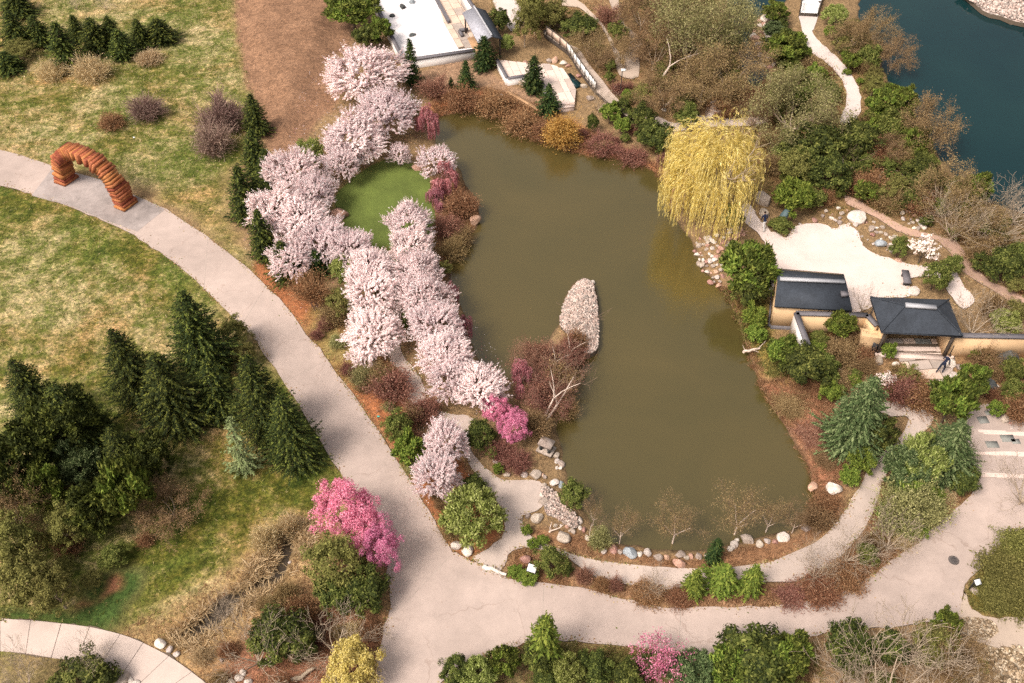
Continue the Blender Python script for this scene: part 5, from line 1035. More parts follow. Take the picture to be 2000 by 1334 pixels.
# ------------------------------------------------------------------ plants, one line each: kind x y width height-or-foot | label
T = '''
cherry 712 142 158 5.2|largest pale pink cherry tree, left of the white court wall
cherry 752 215 122 4.6|pale pink cherry tree just below the largest one by the court
cherry 690 268 128 4.4|pale pink cherry tree beside the brown mulch hill, above the round lawn
cherry 668 312 80 3.6|low pale pink cherry crown overhanging the upper left of the round lawn
cherry 572 335 112 4.4|uppermost cherry tree of the row left of the round lawn
cherry 612 372 84 4.0|cherry tree reaching toward the round lawn above the brown boulder
cherry 535 408 112 4.4|leftmost cherry tree, beside the dark spruce row
cherry 590 428 118 4.4|cherry tree in the middle of the blossom mass left of the lawn boulder
cherry 570 500 92 3.6|lowest left cherry tree between two dark firs near the road
cherry 632 466 92 4.0|cherry tree directly below the brown lawn boulder
cherry 682 484 92 4.0|cherry tree at the bottom left rim of the round lawn
cherry 722 520 90 4.0|cherry tree below the lower tip of the round lawn
cherry 722 566 108 4.0|cherry tree spreading left over the garden path start
cherry 726 648 112 3.8|solitary round cherry tree on the left side of the curving garden path
cherry 800 432 98 4.2|uppermost cherry tree of the row between lawn and pond
cherry 803 482 94 4.2|second cherry tree of the row between lawn and pond
cherry 815 530 104 4.4|third cherry tree of the row between lawn and pond
cherry 826 578 112 4.4|fourth cherry tree of the pond row, above a small green shrub
cherry 846 634 116 4.4|cherry tree of the pond row beside reddish shoreline shrubs
cherry 868 688 116 4.4|cherry tree of the pond row leaning over the garden path bend
cherry 880 738 98 4.0|lower cherry tree of the pond row above the path bend
cherry 938 752 112 4.2|lowest cherry tree of the pond row, touching the magenta redbud
cherry 868 860 92 4.0|cherry tree in the path fork, upper of the two joined crowns
cherry 852 925 98 4.0|cherry tree by the road edge, lower of the two joined crowns
cherrysparse 853 312 84 2.6|thin pale cherry tree at the pond edge right of the lawn
cherrysparse 780 300 50 2.4|small sparse cherry branches in shade above the round lawn
cherrysparse 707 690 60 2.2|sparse low blossom branches below the solitary round cherry tree
magnolia 1806 484 60 2.6|white blossoming magnolia tree beside the east path
magnolia 1728 742 40 1.8|small white blossoming magnolia behind the big blue spruce
magnolia 890 936 38 1.6|small white flowering shrub between cherry and juniper
redbud 668 995 112 4.6|largest magenta redbud tree at the left edge of the road
redbud 707 1030 84 3.8|magenta redbud tree in the middle of the roadside trio
redbud 746 1066 74 4.2|tall magenta redbud tree overhanging the road above its shadow
redbud 969 797 54 2.8|small magenta redbud tree touching the lowest pond cherry
redbud 1003 833 60 3.0|bright magenta redbud tree by the west shore lantern
redbudthin 1288 1290 92 3.4|thin airy pink redbud tree along the bottom road edge
weep 833 240 48 3.4|weeping dark pink cherry tree at the pond corner
weep 872 352 66 2.8|weeping rosy cherry tree beside the lawn boulders
weep 851 387 44 1.8|small reddish weeping shrub below the rosy weeping cherry
weep 881 572 34 2.0|small weeping red tree squeezed between cherry row and pond
weep 905 630 38 2.2|weeping red tree on the pond shore beside the cherry row
weep 1019 738 52 3.2|deep red weeping tree at the root of the birch peninsula
willow 1408 333 196 9.5|large yellow weeping willow hanging over the pond
spruce 12 20 62 100|dark spruce tree cut by the top left corner
spruce 4 100 56 150|dark spruce tree on the left edge above the pale scrub
spruce 60 28 50 95|dark spruce behind the pale dry shrub at top left
spruce 104 42 66 142|tallest dark spruce of the top left row
spruce 138 28 36 82|narrow blue green spruce behind the top left row
spruce 172 34 62 112|broad dark spruce third in the top left row
spruce 206 30 46 98|dark spruce between broad spruce and small spruce, top left row
spruce 226 56 52 123|small dark spruce standing forward of the top left row
spruce 263 36 42 96|dark spruce second from the right end of the top left row
spruce 303 36 58 94|rightmost dark spruce of the top left row
spruce 20 -20 60 40|dark spruce crossing the top edge in the left corner
spruce 487 182 50 270|topmost spruce of the dark column beside the mulch hill
spruce 487 252 60 350|dark spruce in the middle of the column beside the mauve shrub
spruce 514 290 52 372|dark spruce just left of the highest cherry in the row
spruce 460 322 66 446|broad dark spruce at the lower left of the column
spruce 496 345 56 436|dark spruce touching the leftmost cherry tree
spruce 499 408 56 518|dark spruce standing by the road bend below the column
spruce 545 470 58 556|dark pointed spruce in front of the lowest left cherry
fir 612 488 54 548|short dark fir in front of the cherry blossoms near the red maple
bigspruce 215 640 118 812|tall dark spruce with long arms at the left of the grove
bigspruce 352 566 142 760|tallest dark spruce crowning the grove
bigspruce 298 688 150 872|broad olive dark spruce in front of the tallest one
spruce 398 700 74 830|narrow bright green spruce at the right of the grove centre
bigspruce 478 690 124 880|dark spruce at the right side of the grove near the road
bigspruce 545 770 118 935|lowest right dark spruce of the grove beside the road
bigspruce 100 752 150 930|dark spruce in the shaded left of the grove
bigspruce 20 700 120 860|dark spruce at the left edge of the grove
bigspruce 210 835 96 960|shaded dark spruce below the tall long armed one
palefir 445 815 66 935|pale green open pine standing alone in front of the grove
bigpine 60 890 115 5.5|dark olive tree in the lower left of the grove
pine 245 960 96 6.0|sunlit olive green pine at the bottom of the grove
bluepine 155 905 76 3.4|dull blue green spreading pine in the grove shade
pine 92 955 74 4.0|green pine left of the dull blue spreading pine
bigpine 180 1005 90 4.5|dark tree at the lower rim of the grove
bigpine 285 900 100 4.0|dark evergreen filling the shade under the grove
bigpine 140 835 120 6.0|dark evergreen between the left spruces of the grove
bigpine 10 950 100 5.0|dark evergreen on the left edge below the grove spruces
olive 455 648 62 2.6|pale olive shrub at the right foot of the tallest spruce
olive 475 690 50 2.4|olive shrub between spruce grove and road
olive 35 1060 110 5.0|tall olive tree against the left edge above the slab path
olive 50 1130 120 4.6|broad olive tree beside the slab path at lower left
olive 105 1155 90 4.0|dark olive tree touching the slab path edge
olive 135 1030 90 3.6|brownish olive tree behind the two lower left olive trees
brownbud 10 990 100 5.0|bare twiggy tree on the left edge under the grove
brownbud 330 985 110 2.6|low brown twiggy growth on the grove's lower right rim
pine 688 22 92 3.8|bright green pine beside the mulch hill at the top edge
pine 655 0 56 3.0|green pine crossing the top edge left of the court
pine 742 62 54 3.0|green pine against the left side of the court wall
dkgreen 715 72 50 2.4|dark green bush below the top edge pines
fir 799 76 38 168|slender fir at the front left corner of the court wall
fir 945 70 46 140|green fir at the right front corner of the court
fir 909 118 34 180|small fir below the court wall
fir 1043 108 46 184|dark blue fir on the viewing terrace edge
fir 1073 164 44 230|small green fir in front of the viewing terrace
fir 880 150 14 172|tiny fir seedling below the court wall
dkgreen 1158 240 24 1.8|narrow dark conifer right of the golden shrub
limebush 1192 224 42 1.9|yellow green bush right of the narrow dark conifer
limebush 1216 247 34 1.7|bright lime ball bush above the north bank
dkgreen 1215 210 34 1.6|dark green bush at the foot of the boardwalk
dkgreen 1252 232 52 2.6|dark evergreen at the end of the boardwalk
dkgreen 1290 272 62 3.0|dark evergreen sprawling between boardwalk and willow
dkgreen 1262 262 44 2.2|dark evergreen on the north bank above the pond corner
green 1342 228 48 2.4|green bush left of the round grey boulder
dkgreen 1335 205 40 2.2|dark bush behind the green bush near the grey boulder
green 1190 150 22 1.0|tiny green bush beside the upper walk
limebush 1227 186 26 1.2|small lime bush below the lamp post
dkgreen 1430 165 50 2.4|dark evergreen below the big brown budding trees
olive 800 215 46 2.6|olive green bush between cherry and weeping cherry by the court
juniper 605 300 58 2.6|light green bush between the hill and the cherries
juniper 675 528 62 2.4|fresh green bush in front of the cherry row near the maple
olive 665 590 62 2.4|olive brown bush below the fresh green bush
brown 655 615 60 1.6|low brown shrub beside the red maple
maple 608 568 76 3.0|rust red bare maple with thin trunk in the mulch bed
green 804 602 30 2.0|small green shrub between cherry rows over the path
dkgreen 797 628 26 1.6|small dark shrub at the garden path edge under the cherries
red 765 755 84 2.0|dark reddish twiggy shrub left of the garden path
oliveshrub 706 736 44 1.2|small green budding shrub in the mulch beside the pale boulder
brown 745 735 60 1.7|brown twiggy shrub by the path bend
red 828 800 62 1.7|pinkish twiggy shrub overlapping the garden path bend
brown 805 812 50 1.5|brown low shrub left of the path fork cherry
green 776 838 58 2.6|blue green rounded bush at the road edge
limebush 800 885 64 2.6|yellow lime bush between road and path fork cherry
dkgreen 937 852 56 2.4|dark green rounded bush beside the plaza path
green 961 884 24 1.0|small green bush next to a white stone by the plaza path
limebush 973 915 22 .8|tiny lime bush at the plaza corner
juniper 925 1010 124 3.2|large spreading light green juniper left of the plaza
dkgreen 925 950 46 1.4|dark low bush between white flowers and the spreading juniper
brown 885 1035 50 1.3|brown twiggy undergrowth at the foot of the spreading juniper
green 1120 965 58 2.0|round bright green bush on the southwest pond shore
green 1074 1098 64 2.0|rounded green juniper behind the white sign
dkgreen 1108 1112 26 1.2|small dark green bush right of the sign juniper
limebush 1040 1062 24 .7|low lime hedge clump at the inner path curve
limebush 1060 1056 26 .6|low lime hedge clump second along the inner path curve
limebush 1028 1035 22 .7|low lime hedge clump at the plaza exit
limebush 1005 1118 30 .7|low green clump at the road tip left of the sign
limebush 1030 1128 40 .6|low green cover in front of the white sign
oliveshrub 1172 1050 40 1.6|pale green budding shrub at the southwest water's edge
limefir 1364 1113 42 1172|leftmost of three lime pines between the two paths
limefir 1420 1108 66 1172|middle and widest of three lime pines between the paths
limefir 1480 1106 48 1170|rightmost of three lime pines between the paths
fir 1405 1050 36 1105|small green fir on the south shore among boulders
limefir 1066 1202 72 1320|lime pine standing at the bottom road edge
juniper 1110 1312 64 2.4|yellow olive round bush right of the bottom lime pine
dkgreen 1052 1285 66 2.4|dark green bush around the foot of the bottom lime pine
dkgreen 888 1312 60 2.2|dark green bush at the bottom road mouth
juniper 935 1318 70 2.2|light green bush in the bottom bed
pine 985 1292 60 2.4|green pine bush left of the bottom lime pine
dkgreen 1160 1305 70 2.0|dark low evergreen between olive bush and pink redbud
dkgreen 1225 1325 70 2.0|dark low evergreen below the pink redbud
bluepine 1350 1318 84 2.4|blue green low spruce right of the thin pink redbud
dkgreen 1480 1295 150 3.6|large dark green evergreen at the bottom road edge
pine 1540 1285 90 3.6|bright green pine on the right of the large bottom evergreen
pine 1430 1310 90 3.2|bright green pine on the left of the large bottom evergreen
dkgreen 1660 1262 90 2.8|dark green bush behind the big bare branching tree
dkgreen 1735 1268 70 2.6|dark green bush right behind the big bare branching tree
pine 1845 1222 58 2.8|pale green pine at the road fork
olive 1820 1262 90 3.0|olive bush below the road fork pine
brownbud 1880 1290 90 3.2|brown twiggy tree over the pebble corner
mossy 1965 1115 110 .8|broad mossy olive shrub mass inside the road fork
mossy 1945 1165 80 .7|olive ground shrub near the tilted fork sign
mossy 1998 1175 80 .8|olive ground shrub on the right edge by the fork
mossy 1995 1065 80 .9|olive brown shrub on the right edge above the fork
olive 655 1105 128 4.6|large olive budding tree below the magenta redbuds
dkgreen 715 1152 96 3.0|dark green evergreen at the road's left edge
dkgreen 655 1160 80 2.6|dark undergrowth beneath the large olive tree
dkgreen 545 1245 110 2.8|dark evergreen mound behind the big bare tree
dkgreen 590 1258 70 2.2|dark evergreen right of the big bare tree
yellow 688 1305 108 3.2|yellow green leafy tree at the bottom edge beside the road
dkgreen 160 1325 116 1.8|dark low juniper below the slab path
tan 515 1050 60 1.6|dry tan reed clump at the head of the creek
tan 560 1022 50 1.6|dry tan reed clump right of the creek head
rust 585 1195 60 1.8|orange brown shrub between creek and dark evergreen
brown 560 1160 50 1.4|brown shrub on the creek's right bank
pine 1465 525 108 5.0|tall green yew on the pond shore left of the tea house
dkgreen 1470 560 80 3.6|dark green lower part bush beside the tall yew
limebush 1475 620 50 2.0|olive lime bush on the bank below the yew
limebush 1478 650 44 1.4|low lime bush at the bank near the driftwood
limebush 1548 388 78 3.0|lime green bush above the slate monolith
green 1527 440 44 1.2|green bush at the foot of the slate monolith
green 1430 425 44 2.2|dark green bush to the right of the willow strands
dkgreen 1572 716 96 2.8|dark green pine mass below the enclosure wall
green 1612 722 60 2.0|green bush right of the dark pine mass
pine 1528 690 66 2.6|green pine on the slope left of the pine mass
pine 1642 636 54 2.8|green pine growing inside the ochre enclosure
green 1600 662 40 1.4|green bush inside the enclosure by the pale side wall
brown 1672 660 60 1.4|brown twiggy shrub inside the ochre enclosure
bare 1682 610 50 2.6|small pale bare tree between the two roofed buildings
brown 1640 690 80 1.5|brown tangled shrub below the ochre enclosure
limebush 1735 688 30 1.4|green shrub beside the entrance steps
olive 1775 735 56 1.5|olive shrub left of the entrance flagstones
red 1755 762 70 1.7|dark red twiggy shrub near the white magnolia
rust 1800 775 80 1.6|reddish brown shrub below the entrance flagstones
bluecone 1712 736 138 908|large rounded blue green spruce left of the path end
dkgreen 1715 850 70 3.0|dark green bush shaded behind the rounded blue spruce
bluecone 1884 822 140 965|large blue grey spruce leaning over the pale path
bluepine 1775 918 84 3.6|blue spruce lower crown in the path island
juniper 1795 905 96 3.8|yellow lime budding tree in front of the blue spruce
limebush 1780 955 84 2.6|yellow lime bush at the inner path curve
dkgreen 1885 940 56 2.2|dark green bush at the corner of the granite apron
pine 1862 782 86 4.4|fresh green pine leaning over the granite apron
pine 1900 745 62 3.2|yellow green pine top beside the entrance boulders
limebush 1680 900 56 1.8|lime bush on the bank above the pale path
limebush 1660 935 40 1.6|lime twiggy bush beside the two round shore boulders
oliveshrub 1760 1000 96 2.6|yellow olive twiggy shrub right of the pale path
oliveshrub 1800 990 80 2.4|olive gold twiggy shrub below the lime bush
green 1695 1085 46 1.4|green bush by the leaning birches in the right bed
juniper 1775 1030 50 1.4|yellow green bush at the right road edge
green 1828 542 56 2.6|green bush with pale tips beside the small path
green 1860 520 44 1.8|green bush beside the pink east path
green 1757 484 42 1.8|small green bush left of the white magnolia
dkgreen 1965 520 74 3.0|dark green bush at the right edge above the ochre wall
green 1990 505 60 2.8|green bush cut by the right edge beside the lake trees
bare 1895 658 110 3.8|grey bare tree behind the long ochre wall
juniper 1965 630 60 1.8|green bush behind the long ochre wall
brown 1945 600 60 1.6|brown tangled shrub beside the grey bare tree
green 1978 765 50 2.0|green bush right of the dark round boulder
green 1975 720 44 1.8|green bush above the large dark boulder
limebush 1945 800 34 1.2|lime bush between the entrance boulders
rust 1988 800 60 1.6|reddish shrub on the right edge above the granite apron
brown 1925 700 60 1.2|brown shrub below the long ochre wall
bud 1558 200 150 6.5|broad light olive budding tree left of the island path
dkgreen 1590 290 110 3.8|dark evergreen mass below the light olive tree
olive 1555 330 80 3.4|dark olive tree right of the willow
dkgreen 1620 340 80 3.2|dark evergreen below the end of the island path
dkgreen 1675 275 90 3.4|dark evergreen right of the island path end
pine 1725 205 66 3.4|green pine right of the island path bend
pine 1765 200 60 3.2|green pine on the lakeside slope
green 1745 250 70 3.0|green bush on the lake slope below the pines
pine 1790 275 56 3.0|green pine nearest the brown lake shore tree
green 1805 318 50 2.0|green bush by the small lakeside rocks
green 1698 112 50 2.4|green bush on the lake side of the island path
brownbud 1660 70 70 3.6|brown twiggy tree right of the upper island path
limebush 1655 140 18 .6|lime hedge strip on the outer edge of the island path
limebush 1680 158 16 .6|lime hedge strip end by the island path bend
brownbud 1710 50 66 4.0|reddish twiggy tree standing against the lake, upper one
brownbud 1752 95 60 3.6|reddish twiggy tree standing against the lake, lower one
brownbud 1822 240 92 5.0|tall brown bare crowned tree against the blue lake
brownbud 1735 290 60 2.6|brown twiggy shrub tree on the lake slope
pine 1532 95 78 3.2|green pine left of the island path
pine 1515 25 52 2.4|olive pine near the white bridge
juniper 1630 30 48 2.0|olive bush right of the white bridge
bluepine 1510 56 36 1.6|small blue spruce among the inlet rocks
green 1555 145 44 1.8|green bush beside pale rocks left of the island path
green 1622 178 36 2.0|green pine bush in the bend of the island path
brown 1580 125 70 1.2|rusty low shrub in the bend left of the island path
rust 1475 200 60 2.2|rusty shrub tree below the inlet
brownbud 1480 215 60 3.0|brown twiggy tree right of the shore walk
bud 1352 55 150 7.5|tallest pale budding tree at the top centre right
brownbud 1430 130 110 5.5|brown twiggy tree beside the dark inlet
brownbud 1375 165 100 4.5|brown twiggy tree above the grey boulder
brownbud 1300 180 90 3.6|brown twiggy tree right of the upper walk
brownbud 1280 90 90 4.5|rusty brown tree right of the upper walk
bud 1420 40 110 6.0|grey green budding tree beside the inlet water
brownbud 1255 20 80 4.0|golden brown tree on the top edge right of the upper walk
olive 1300 10 70 3.6|olive tree on the top edge
olive 1025 50 56 4.8|tall golden olive tree behind the viewing terrace
olive 1045 25 50 4.8|golden olive tree crossing the top edge behind the terrace
olive 1075 30 66 3.2|olive grey bush between terrace and upper walk
dkgreen 1130 55 66 2.4|dark green bush right of the boardwalk head
brownbud 1150 85 60 2.6|reddish twiggy shrub along the boardwalk
red 1190 30 50 1.8|dark red shrub between the two upper walks
brownbud 1170 110 44 2.2|bare brown tree over the boardwalk middle
bare 1168 220 44 3.2|thin grey bare tree at the foot of the boardwalk
brownbud 1215 95 60 2.8|thin brown tree between the upper walks
dkgreen 975 40 46 2.4|dark shrub behind the pavilion
juniper 990 85 30 1.8|pale green shrub at the pavilion's lower corner
red 848 172 60 1.7|dark red twiggy shrub at the top left of the pond
rust 905 190 70 1.6|rusty red shrub on the north bank, left one
rust 965 200 80 1.5|rusty red shrub on the north bank below the small fir
rust 1020 232 80 1.5|rusty shrub on the north bank below the timber wall
rust 1060 250 56 1.4|rusty shrub left of the golden twiggy shrub
orange 1098 252 66 2.6|golden orange twiggy shrub at the north water edge
red 1180 280 70 1.1|low red shrub on the north bank below the lime bushes
red 1235 298 60 1.0|low red shrub on the north bank near the pond corner
red 872 440 56 1.5|red brown shrub on the west bank above the cherry row
rust 900 400 66 1.7|orange brown shrub beside the west bank boulder
brown 885 480 56 1.6|brown shrub hanging over the water by the cherry row
brown 905 455 46 1.4|brown shrub at the west water edge below the tan boulder
olive 868 520 34 1.4|olive shrub strip between cherry row and pond
red 1050 690 64 1.9|red twiggy shrub at the foot of the island gravel
red 1110 690 62 1.9|reddish shrub right on the birch peninsula
brown 1090 740 76 2.0|brown shrub in the middle of the birch peninsula
red 1060 770 70 1.9|dark red shrub beneath the leaning birches
brown 1045 830 66 1.6|brown shrub between magenta redbud and lantern
brown 1105 790 50 1.6|brown shrub hanging over the east side of the peninsula
redhaze 1090 712 78 2.2|tall red brown twig haze around the peninsula birches, upper part
redhaze 1062 765 84 2.0|tall red brown twig haze around the peninsula birches, lower part
redhaze 1030 700 50 2.6|reddish twig tree at the inner corner of the peninsula
rust 1125 665 50 1.6|rust coloured shrub at the narrow neck of the island
red 975 880 50 1.2|red twiggy shrub below the bright magenta redbud
red 1010 900 56 1.1|reddish low shrub above the paved plaza
thinbud 1162 992 44 2.8|brown twiggy tree right of the round southwest bush
thinbud 1325 1012 96 4.2|wide brown twiggy tree over the south water edge
thinbud 1216 1022 64 3.4|brown twiggy tree at the south shore near the blue boulder
thinbud 1452 990 120 4.6|widest brown twiggy tree over the south shore boulders
thinbud 1510 1000 66 3.2|brown twiggy tree right of the widest one on the south shore
thinbud 1560 1008 60 2.8|brown twiggy tree at the southeast pond corner
brown 1600 1010 60 1.4|brown shrub inside the southeast path curve
rust 1610 985 60 1.3|rusty shrub beside the pale southeast boulder
brown 1640 745 70 1.0|brown tangle above the east bank
brown 1545 790 70 .4|low brown shrub on the open east bank, upper one
red 1590 845 70 .35|low reddish shrub on the open east bank
brown 1612 895 56 .5|low brown shrub on the east bank above the round boulders
red 1140 1125 36 1.2|dark purple red shrub right of the small sign bush
red 1203 1142 28 1.2|small purple red shrub beside the pale lower path
rust 1175 1140 34 .9|dark brown low shrub between the two purple shrubs
rust 1265 1160 60 .6|low rusty hedge between the two paths
rust 1328 1167 50 .6|low dark hedge left of the three lime pines
rust 1600 1150 80 .7|low dark red hedge at the road's inner curve, left part
rust 1650 1125 80 .9|low rusty hedge at the road's inner curve, right part
red 1545 1163 60 .5|low dark hedge below the pale path curve
mauve 286 212 76 2.0|mauve grey twiggy shrub standing alone in the meadow
mauve 432 225 92 3.0|large mauve twiggy shrub beside the spruce column, upper part
mauve 415 275 84 2.6|mauve twiggy shrub in front of the large one
rust 216 238 50 1.2|small rusty shrub in the meadow
tan 178 138 80 1.8|pale dry shrub below the top left spruce row
tan 100 140 60 1.4|pale dry shrub left of the tallest top left spruce
olive 40 98 56 1.8|pale olive shrub below the dark corner spruces
tan 290 112 60 1.1|low pale shrub below the rightmost top left spruce
bare 508 1298 150 4.0|big grey bare tree with spreading boughs near the bottom
bare 658 1285 150 3.4|pinkish grey bare tree right of the big grey one
bare 1722 1388 270 6.2|huge pale multi branched bare tree at the bottom edge
bare 1640 1380 150 4.8|pale bare tree left of the huge branching one
bare 1808 1380 150 4.6|pale bare tree right of the huge branching one
bare 1990 985 120 4.0|bare grey tree over the right end of the road
bare 1882 915 46 2.6|dark curved bare tree at the granite apron corner
bare 1585 1133 76 3.4|bare pale tree leaning over the garden path, left of two
bare 1648 1102 90 3.6|bare pale tree by the right path curve
bare 1730 1075 100 3.2|bare tree leaning toward the wide road
bare 1277 1158 60 2.0|small pinkish bare tree beside the lower garden path
bare 56 14 34 1.6|small dead white branch in the meadow at the top left edge
bare 150 18 30 1.5|second small dead white branch in the top left meadow
bare 206 18 30 1.5|third small dead white branch in the top left meadow
bare 60 1345 90 3.6|white barked bare tree crossing the slab path
bare 192 1306 80 2.4|bare tree leaning over the slab path above the juniper
bare 440 1200 60 2.0|thin bare shrub tree on the creek bank
bare 1945 475 130 4.5|grey bare tree by the lake at the right edge
bare 1855 470 110 4.2|pale bare tree leaning beside the pink east path
bare 1975 440 110 4.0|second grey bare tree against the lake at right
brownbud 1850 365 92 4.6|rust tipped tree at the lake shore above the streambed
rust 1700 365 70 2.2|reddish shrub between evergreens and streambed
brown 1740 395 60 1.6|brown shrub beside the narrow east path
green 1720 380 40 1.6|small green bush amid the red shrubs
rust 1800 400 60 1.8|orange brown shrub left of the rust tipped lake tree
pine 1905 375 60 3.4|green pine on the lake shore at right
brownbud 1915 440 90 3.4|brown twiggy tree above the white magnolia
brown 1880 450 60 1.5|brown shrub above the east path bend
brown 1920 500 70 1.4|brown shrub right of the pink east path
leanbirch 1062 815 70 6.6|tallest white birch leaning right on the peninsula
leanbirch 1066 818 84 4.4|second white stem birch forked from the same foot
leanbirch 1072 730 44 3.6|short white birch on the left of the peninsula
leanbirch 1100 712 44 4.4|slim white birch in the middle of the peninsula
birch 1122 655 52 3.0|pink white birch standing on the island gravel
birch 1150 1050 40 3.0|thin birch beside the southwest pebbles
birch 1073 1038 60 1.6|low spreading grey stems at the southwest pebbles
birch 1650 345 40 3.0|slim pale birch beside the evergreens above the streambed
leanbirch 1562 325 70 4.6|pale forked birch beneath the light olive budding tree
leanbirch 1284 165 80 6.5|pale leaning trunk beneath the top centre budding tree
'''
rg = np.random.default_rng(77)
LAND, USED = [], set()
def byland(what, x, y, own=None):
    for d_, lx, ly, ph in sorted((math.hypot(lx - x, ly - y), lx, ly, ph) for lx, ly, ph in LAND):
        if d_ < 6: continue
        dx, dy = x - lx, y - ly; far = 'just' if d_ < 45 else 'some way'
        way_ = ('right of' if dx > 0 else 'left of') if abs(dx) > abs(dy) else ('below' if dy > 0 else 'above')
        lb = f'{what} {far} {way_} the {ph}'
        if lb not in USED and len(lb.split()) <= 16: USED.add(lb); return lb
LOOK = {'brown': 'brown twiggy shrub', 'rust': 'rust brown shrub', 'green': 'green leafy shrub', 'olive': 'olive green shrub', 'dkgreen': 'dark green shrub', 'red': 'reddish twiggy shrub', 'tan': 'pale dry shrub', 'limebush': 'lime green shrub', 'pine': 'bright green pine shrub', 'oliveshrub': 'olive budding shrub', 'juniper': 'light green shrub'}
GROUPS = {'cherry': 'pale pink cherry trees in blossom', 'spruce': 'dark spruces', 'bigspruce': 'tall spruces of the lower left grove', 'redbud': 'magenta redbud trees', 'birch': 'birches around the pond', 'leanbirch': 'leaning birches',
          'brownbud': 'brown twiggy trees', 'thinbud': 'brown twiggy trees on the south shore', 'rust': 'rusty shrubs', 'red': 'red twigged shrubs', 'brown': 'brown twiggy shrubs', 'bare': 'bare trees', 'limefir': 'lime pines', 'mauve': 'mauve shrubs', 'bluepine': 'blue green spruces', 'weep': 'weeping pink trees', 'fir': 'small firs', 'bluecone': 'blue green spruces', 'mossy': 'mossy shrubs in the road fork'}
for ln in T.strip().split('\n'):
    a_, lb = ln.split('|'); k, x, y, w, h = a_.split()
    put(k, float(x), float(y), float(w), float(h), lb, rg, GROUPS.get(k))
    if 3 <= len(lb.split()) <= 9 and k not in ('brown',): LAND.append((float(x), float(y) + (20 if PROTO[k][3] == 'tip' else 0), lb))
LAND += [(1597, 560, 'left dark roofed building'), (1785, 610, 'hipped roof gate house'), (1211, 150, 'slim lamp post'), (1040, 1110, 'white sign panel'), (1532, 420, 'blue slate monolith'), (188, 340, 'red stone arch'), (1767, 549, 'dark backless bench'), (1067, 870, 'grey stone lantern'), (950, 45, 'open garden pavilion')]

WAYS = [smooth(GP(p), 3) for p in (ROAD, POOLPATH, YARD, YARDLINK, EASTPATH, ISLEPATH, WALKA, WALKB, WALKC, SWPATH, SEPATH, LAWN, [(x + (6 if x > 500 else 0) * (1 if i < 7 else -1), y + 3) for i, (x, y) in enumerate(CREEK)], ISLE, tp, [(716,-25),(789,120),(927,102),(944,60),(905,-30)], bw, [(1503,620),(1515,520),(1655,530),(1670,600),(1720,570),(1860,580),(1890,665),(1690,690)], [(1695,660),(1864,662),(1866,768),(1770,715)])]
def thicket(poly, n, kinds, lo, hi, seed, label, group, mind=14):
    r = np.random.default_rng(seed); P = np.array(poly, float); pl = []; tries = 0
    while len(pl) < n and tries < n * 60:
        tries += 1; x = r.uniform(P[:, 0].min(), P[:, 0].max()); y = r.uniform(P[:, 1].min(), P[:, 1].max()); w = r.uniform(lo, hi)
        if not inside(P, np.array([x]), np.array([y]))[0] or any(math.hypot(x - a, y - b) < mind for a, b in pl): continue
        g = G(x, y, .2); rad = w / SC(g) * .42
        if zat(g[0], g[1]) < WL + .15 or any(sdist(q, np.array([g[0]]), np.array([g[1]]))[0] > -rad * .8 for q in WAYS): continue
        pl.append((x, y)); kd = kinds[int(r.integers(len(kinds)))]; put(kd, x, y, w, None, byland(('small ' if w < (lo + hi) / 2 else 'broad ') + LOOK[kd], x, y), r, group)
thicket([(1500,255),(1700,290),(1840,330),(1900,400),(1990,430),(2010,640),(1880,500),(1720,400),(1500,380)], 58, ['green','rust','green','olive','brown','dkgreen','pine','juniper','green'], 26, 60, 91, 'one of the mixed shrubs crowding the slope between the gravel yard and the lake', 'shrubs on the lake slope')
thicket([(1240,-10),(1440,-10),(1450,160),(1480,230),(1260,225)], 34, ['brown','rust','olive','dkgreen','green','olive'], 26, 56, 92, 'one of the low shrubs under the budding trees at the top', 'undergrowth shrubs at the top')
thicket([(1010,-20),(1200,-20),(1260,90),(1240,220),(1180,140),(1110,70),(1040,50)], 20, ['brown','red','olive','green'], 20, 42, 93, 'one of the small shrubs between the boardwalk and the upper walks', 'shrubs by the upper walks')
thicket([(1490,60),(1560,20),(1600,100),(1650,170),(1640,240),(1500,240)], 30, ['green','pine','rust','limebush','pine','dkgreen'], 20, 42, 94, 'one of the small shrubs on the ground left of the island path', 'shrubs left of the island path')
thicket([(1600,30),(1690,60),(1720,130),(1790,240),(1830,320),(1700,330),(1690,200),(1640,100)], 36, ['green','pine','brown','limebush','olive','dkgreen'], 22, 46, 95, 'one of the small shrubs between the island path and the lake', 'shrubs right of the island path')
thicket([(1560,640),(1700,680),(1780,740),(1740,800),(1640,780),(1520,700)], 22, ['brown','green','limebush','rust','brown'], 20, 46, 96, 'one of the small shrubs on the slope below the enclosure wall', 'shrubs below the enclosure')
thicket([(1870,668),(2010,668),(2010,830),(1960,815),(1890,760)], 16, ['green','brown','rust','limebush'], 18, 38, 97, 'one of the small shrubs between the ochre wall and the granite apron', 'shrubs above the apron')
thicket([(1740,930),(1880,970),(1760,1075),(1680,1110),(1700,1020)], 16, ['oliveshrub','brown','limebush','tan'], 24, 48, 98, 'one of the small shrubs in the bed between pale path and wide road', 'shrubs in the right bed')
thicket([(930,1300),(1250,1270),(1600,1270),(1860,1240),(2000,1300),(2000,1345),(930,1345)], 34, ['green','olive','brown','dkgreen','juniper','brown'], 26, 56, 99, 'one of the low shrubs filling the bed along the bottom edge', 'shrubs in the bottom bed')
thicket([(560,545),(640,610),(740,720),(840,860),(900,1000),(860,1020),(700,770),(600,640)], 16, ['brown','oliveshrub','red'], 18, 38, 100, 'one of the small shrubs in the rusty mulch between road and garden path', 'shrubs in the mulch bed')
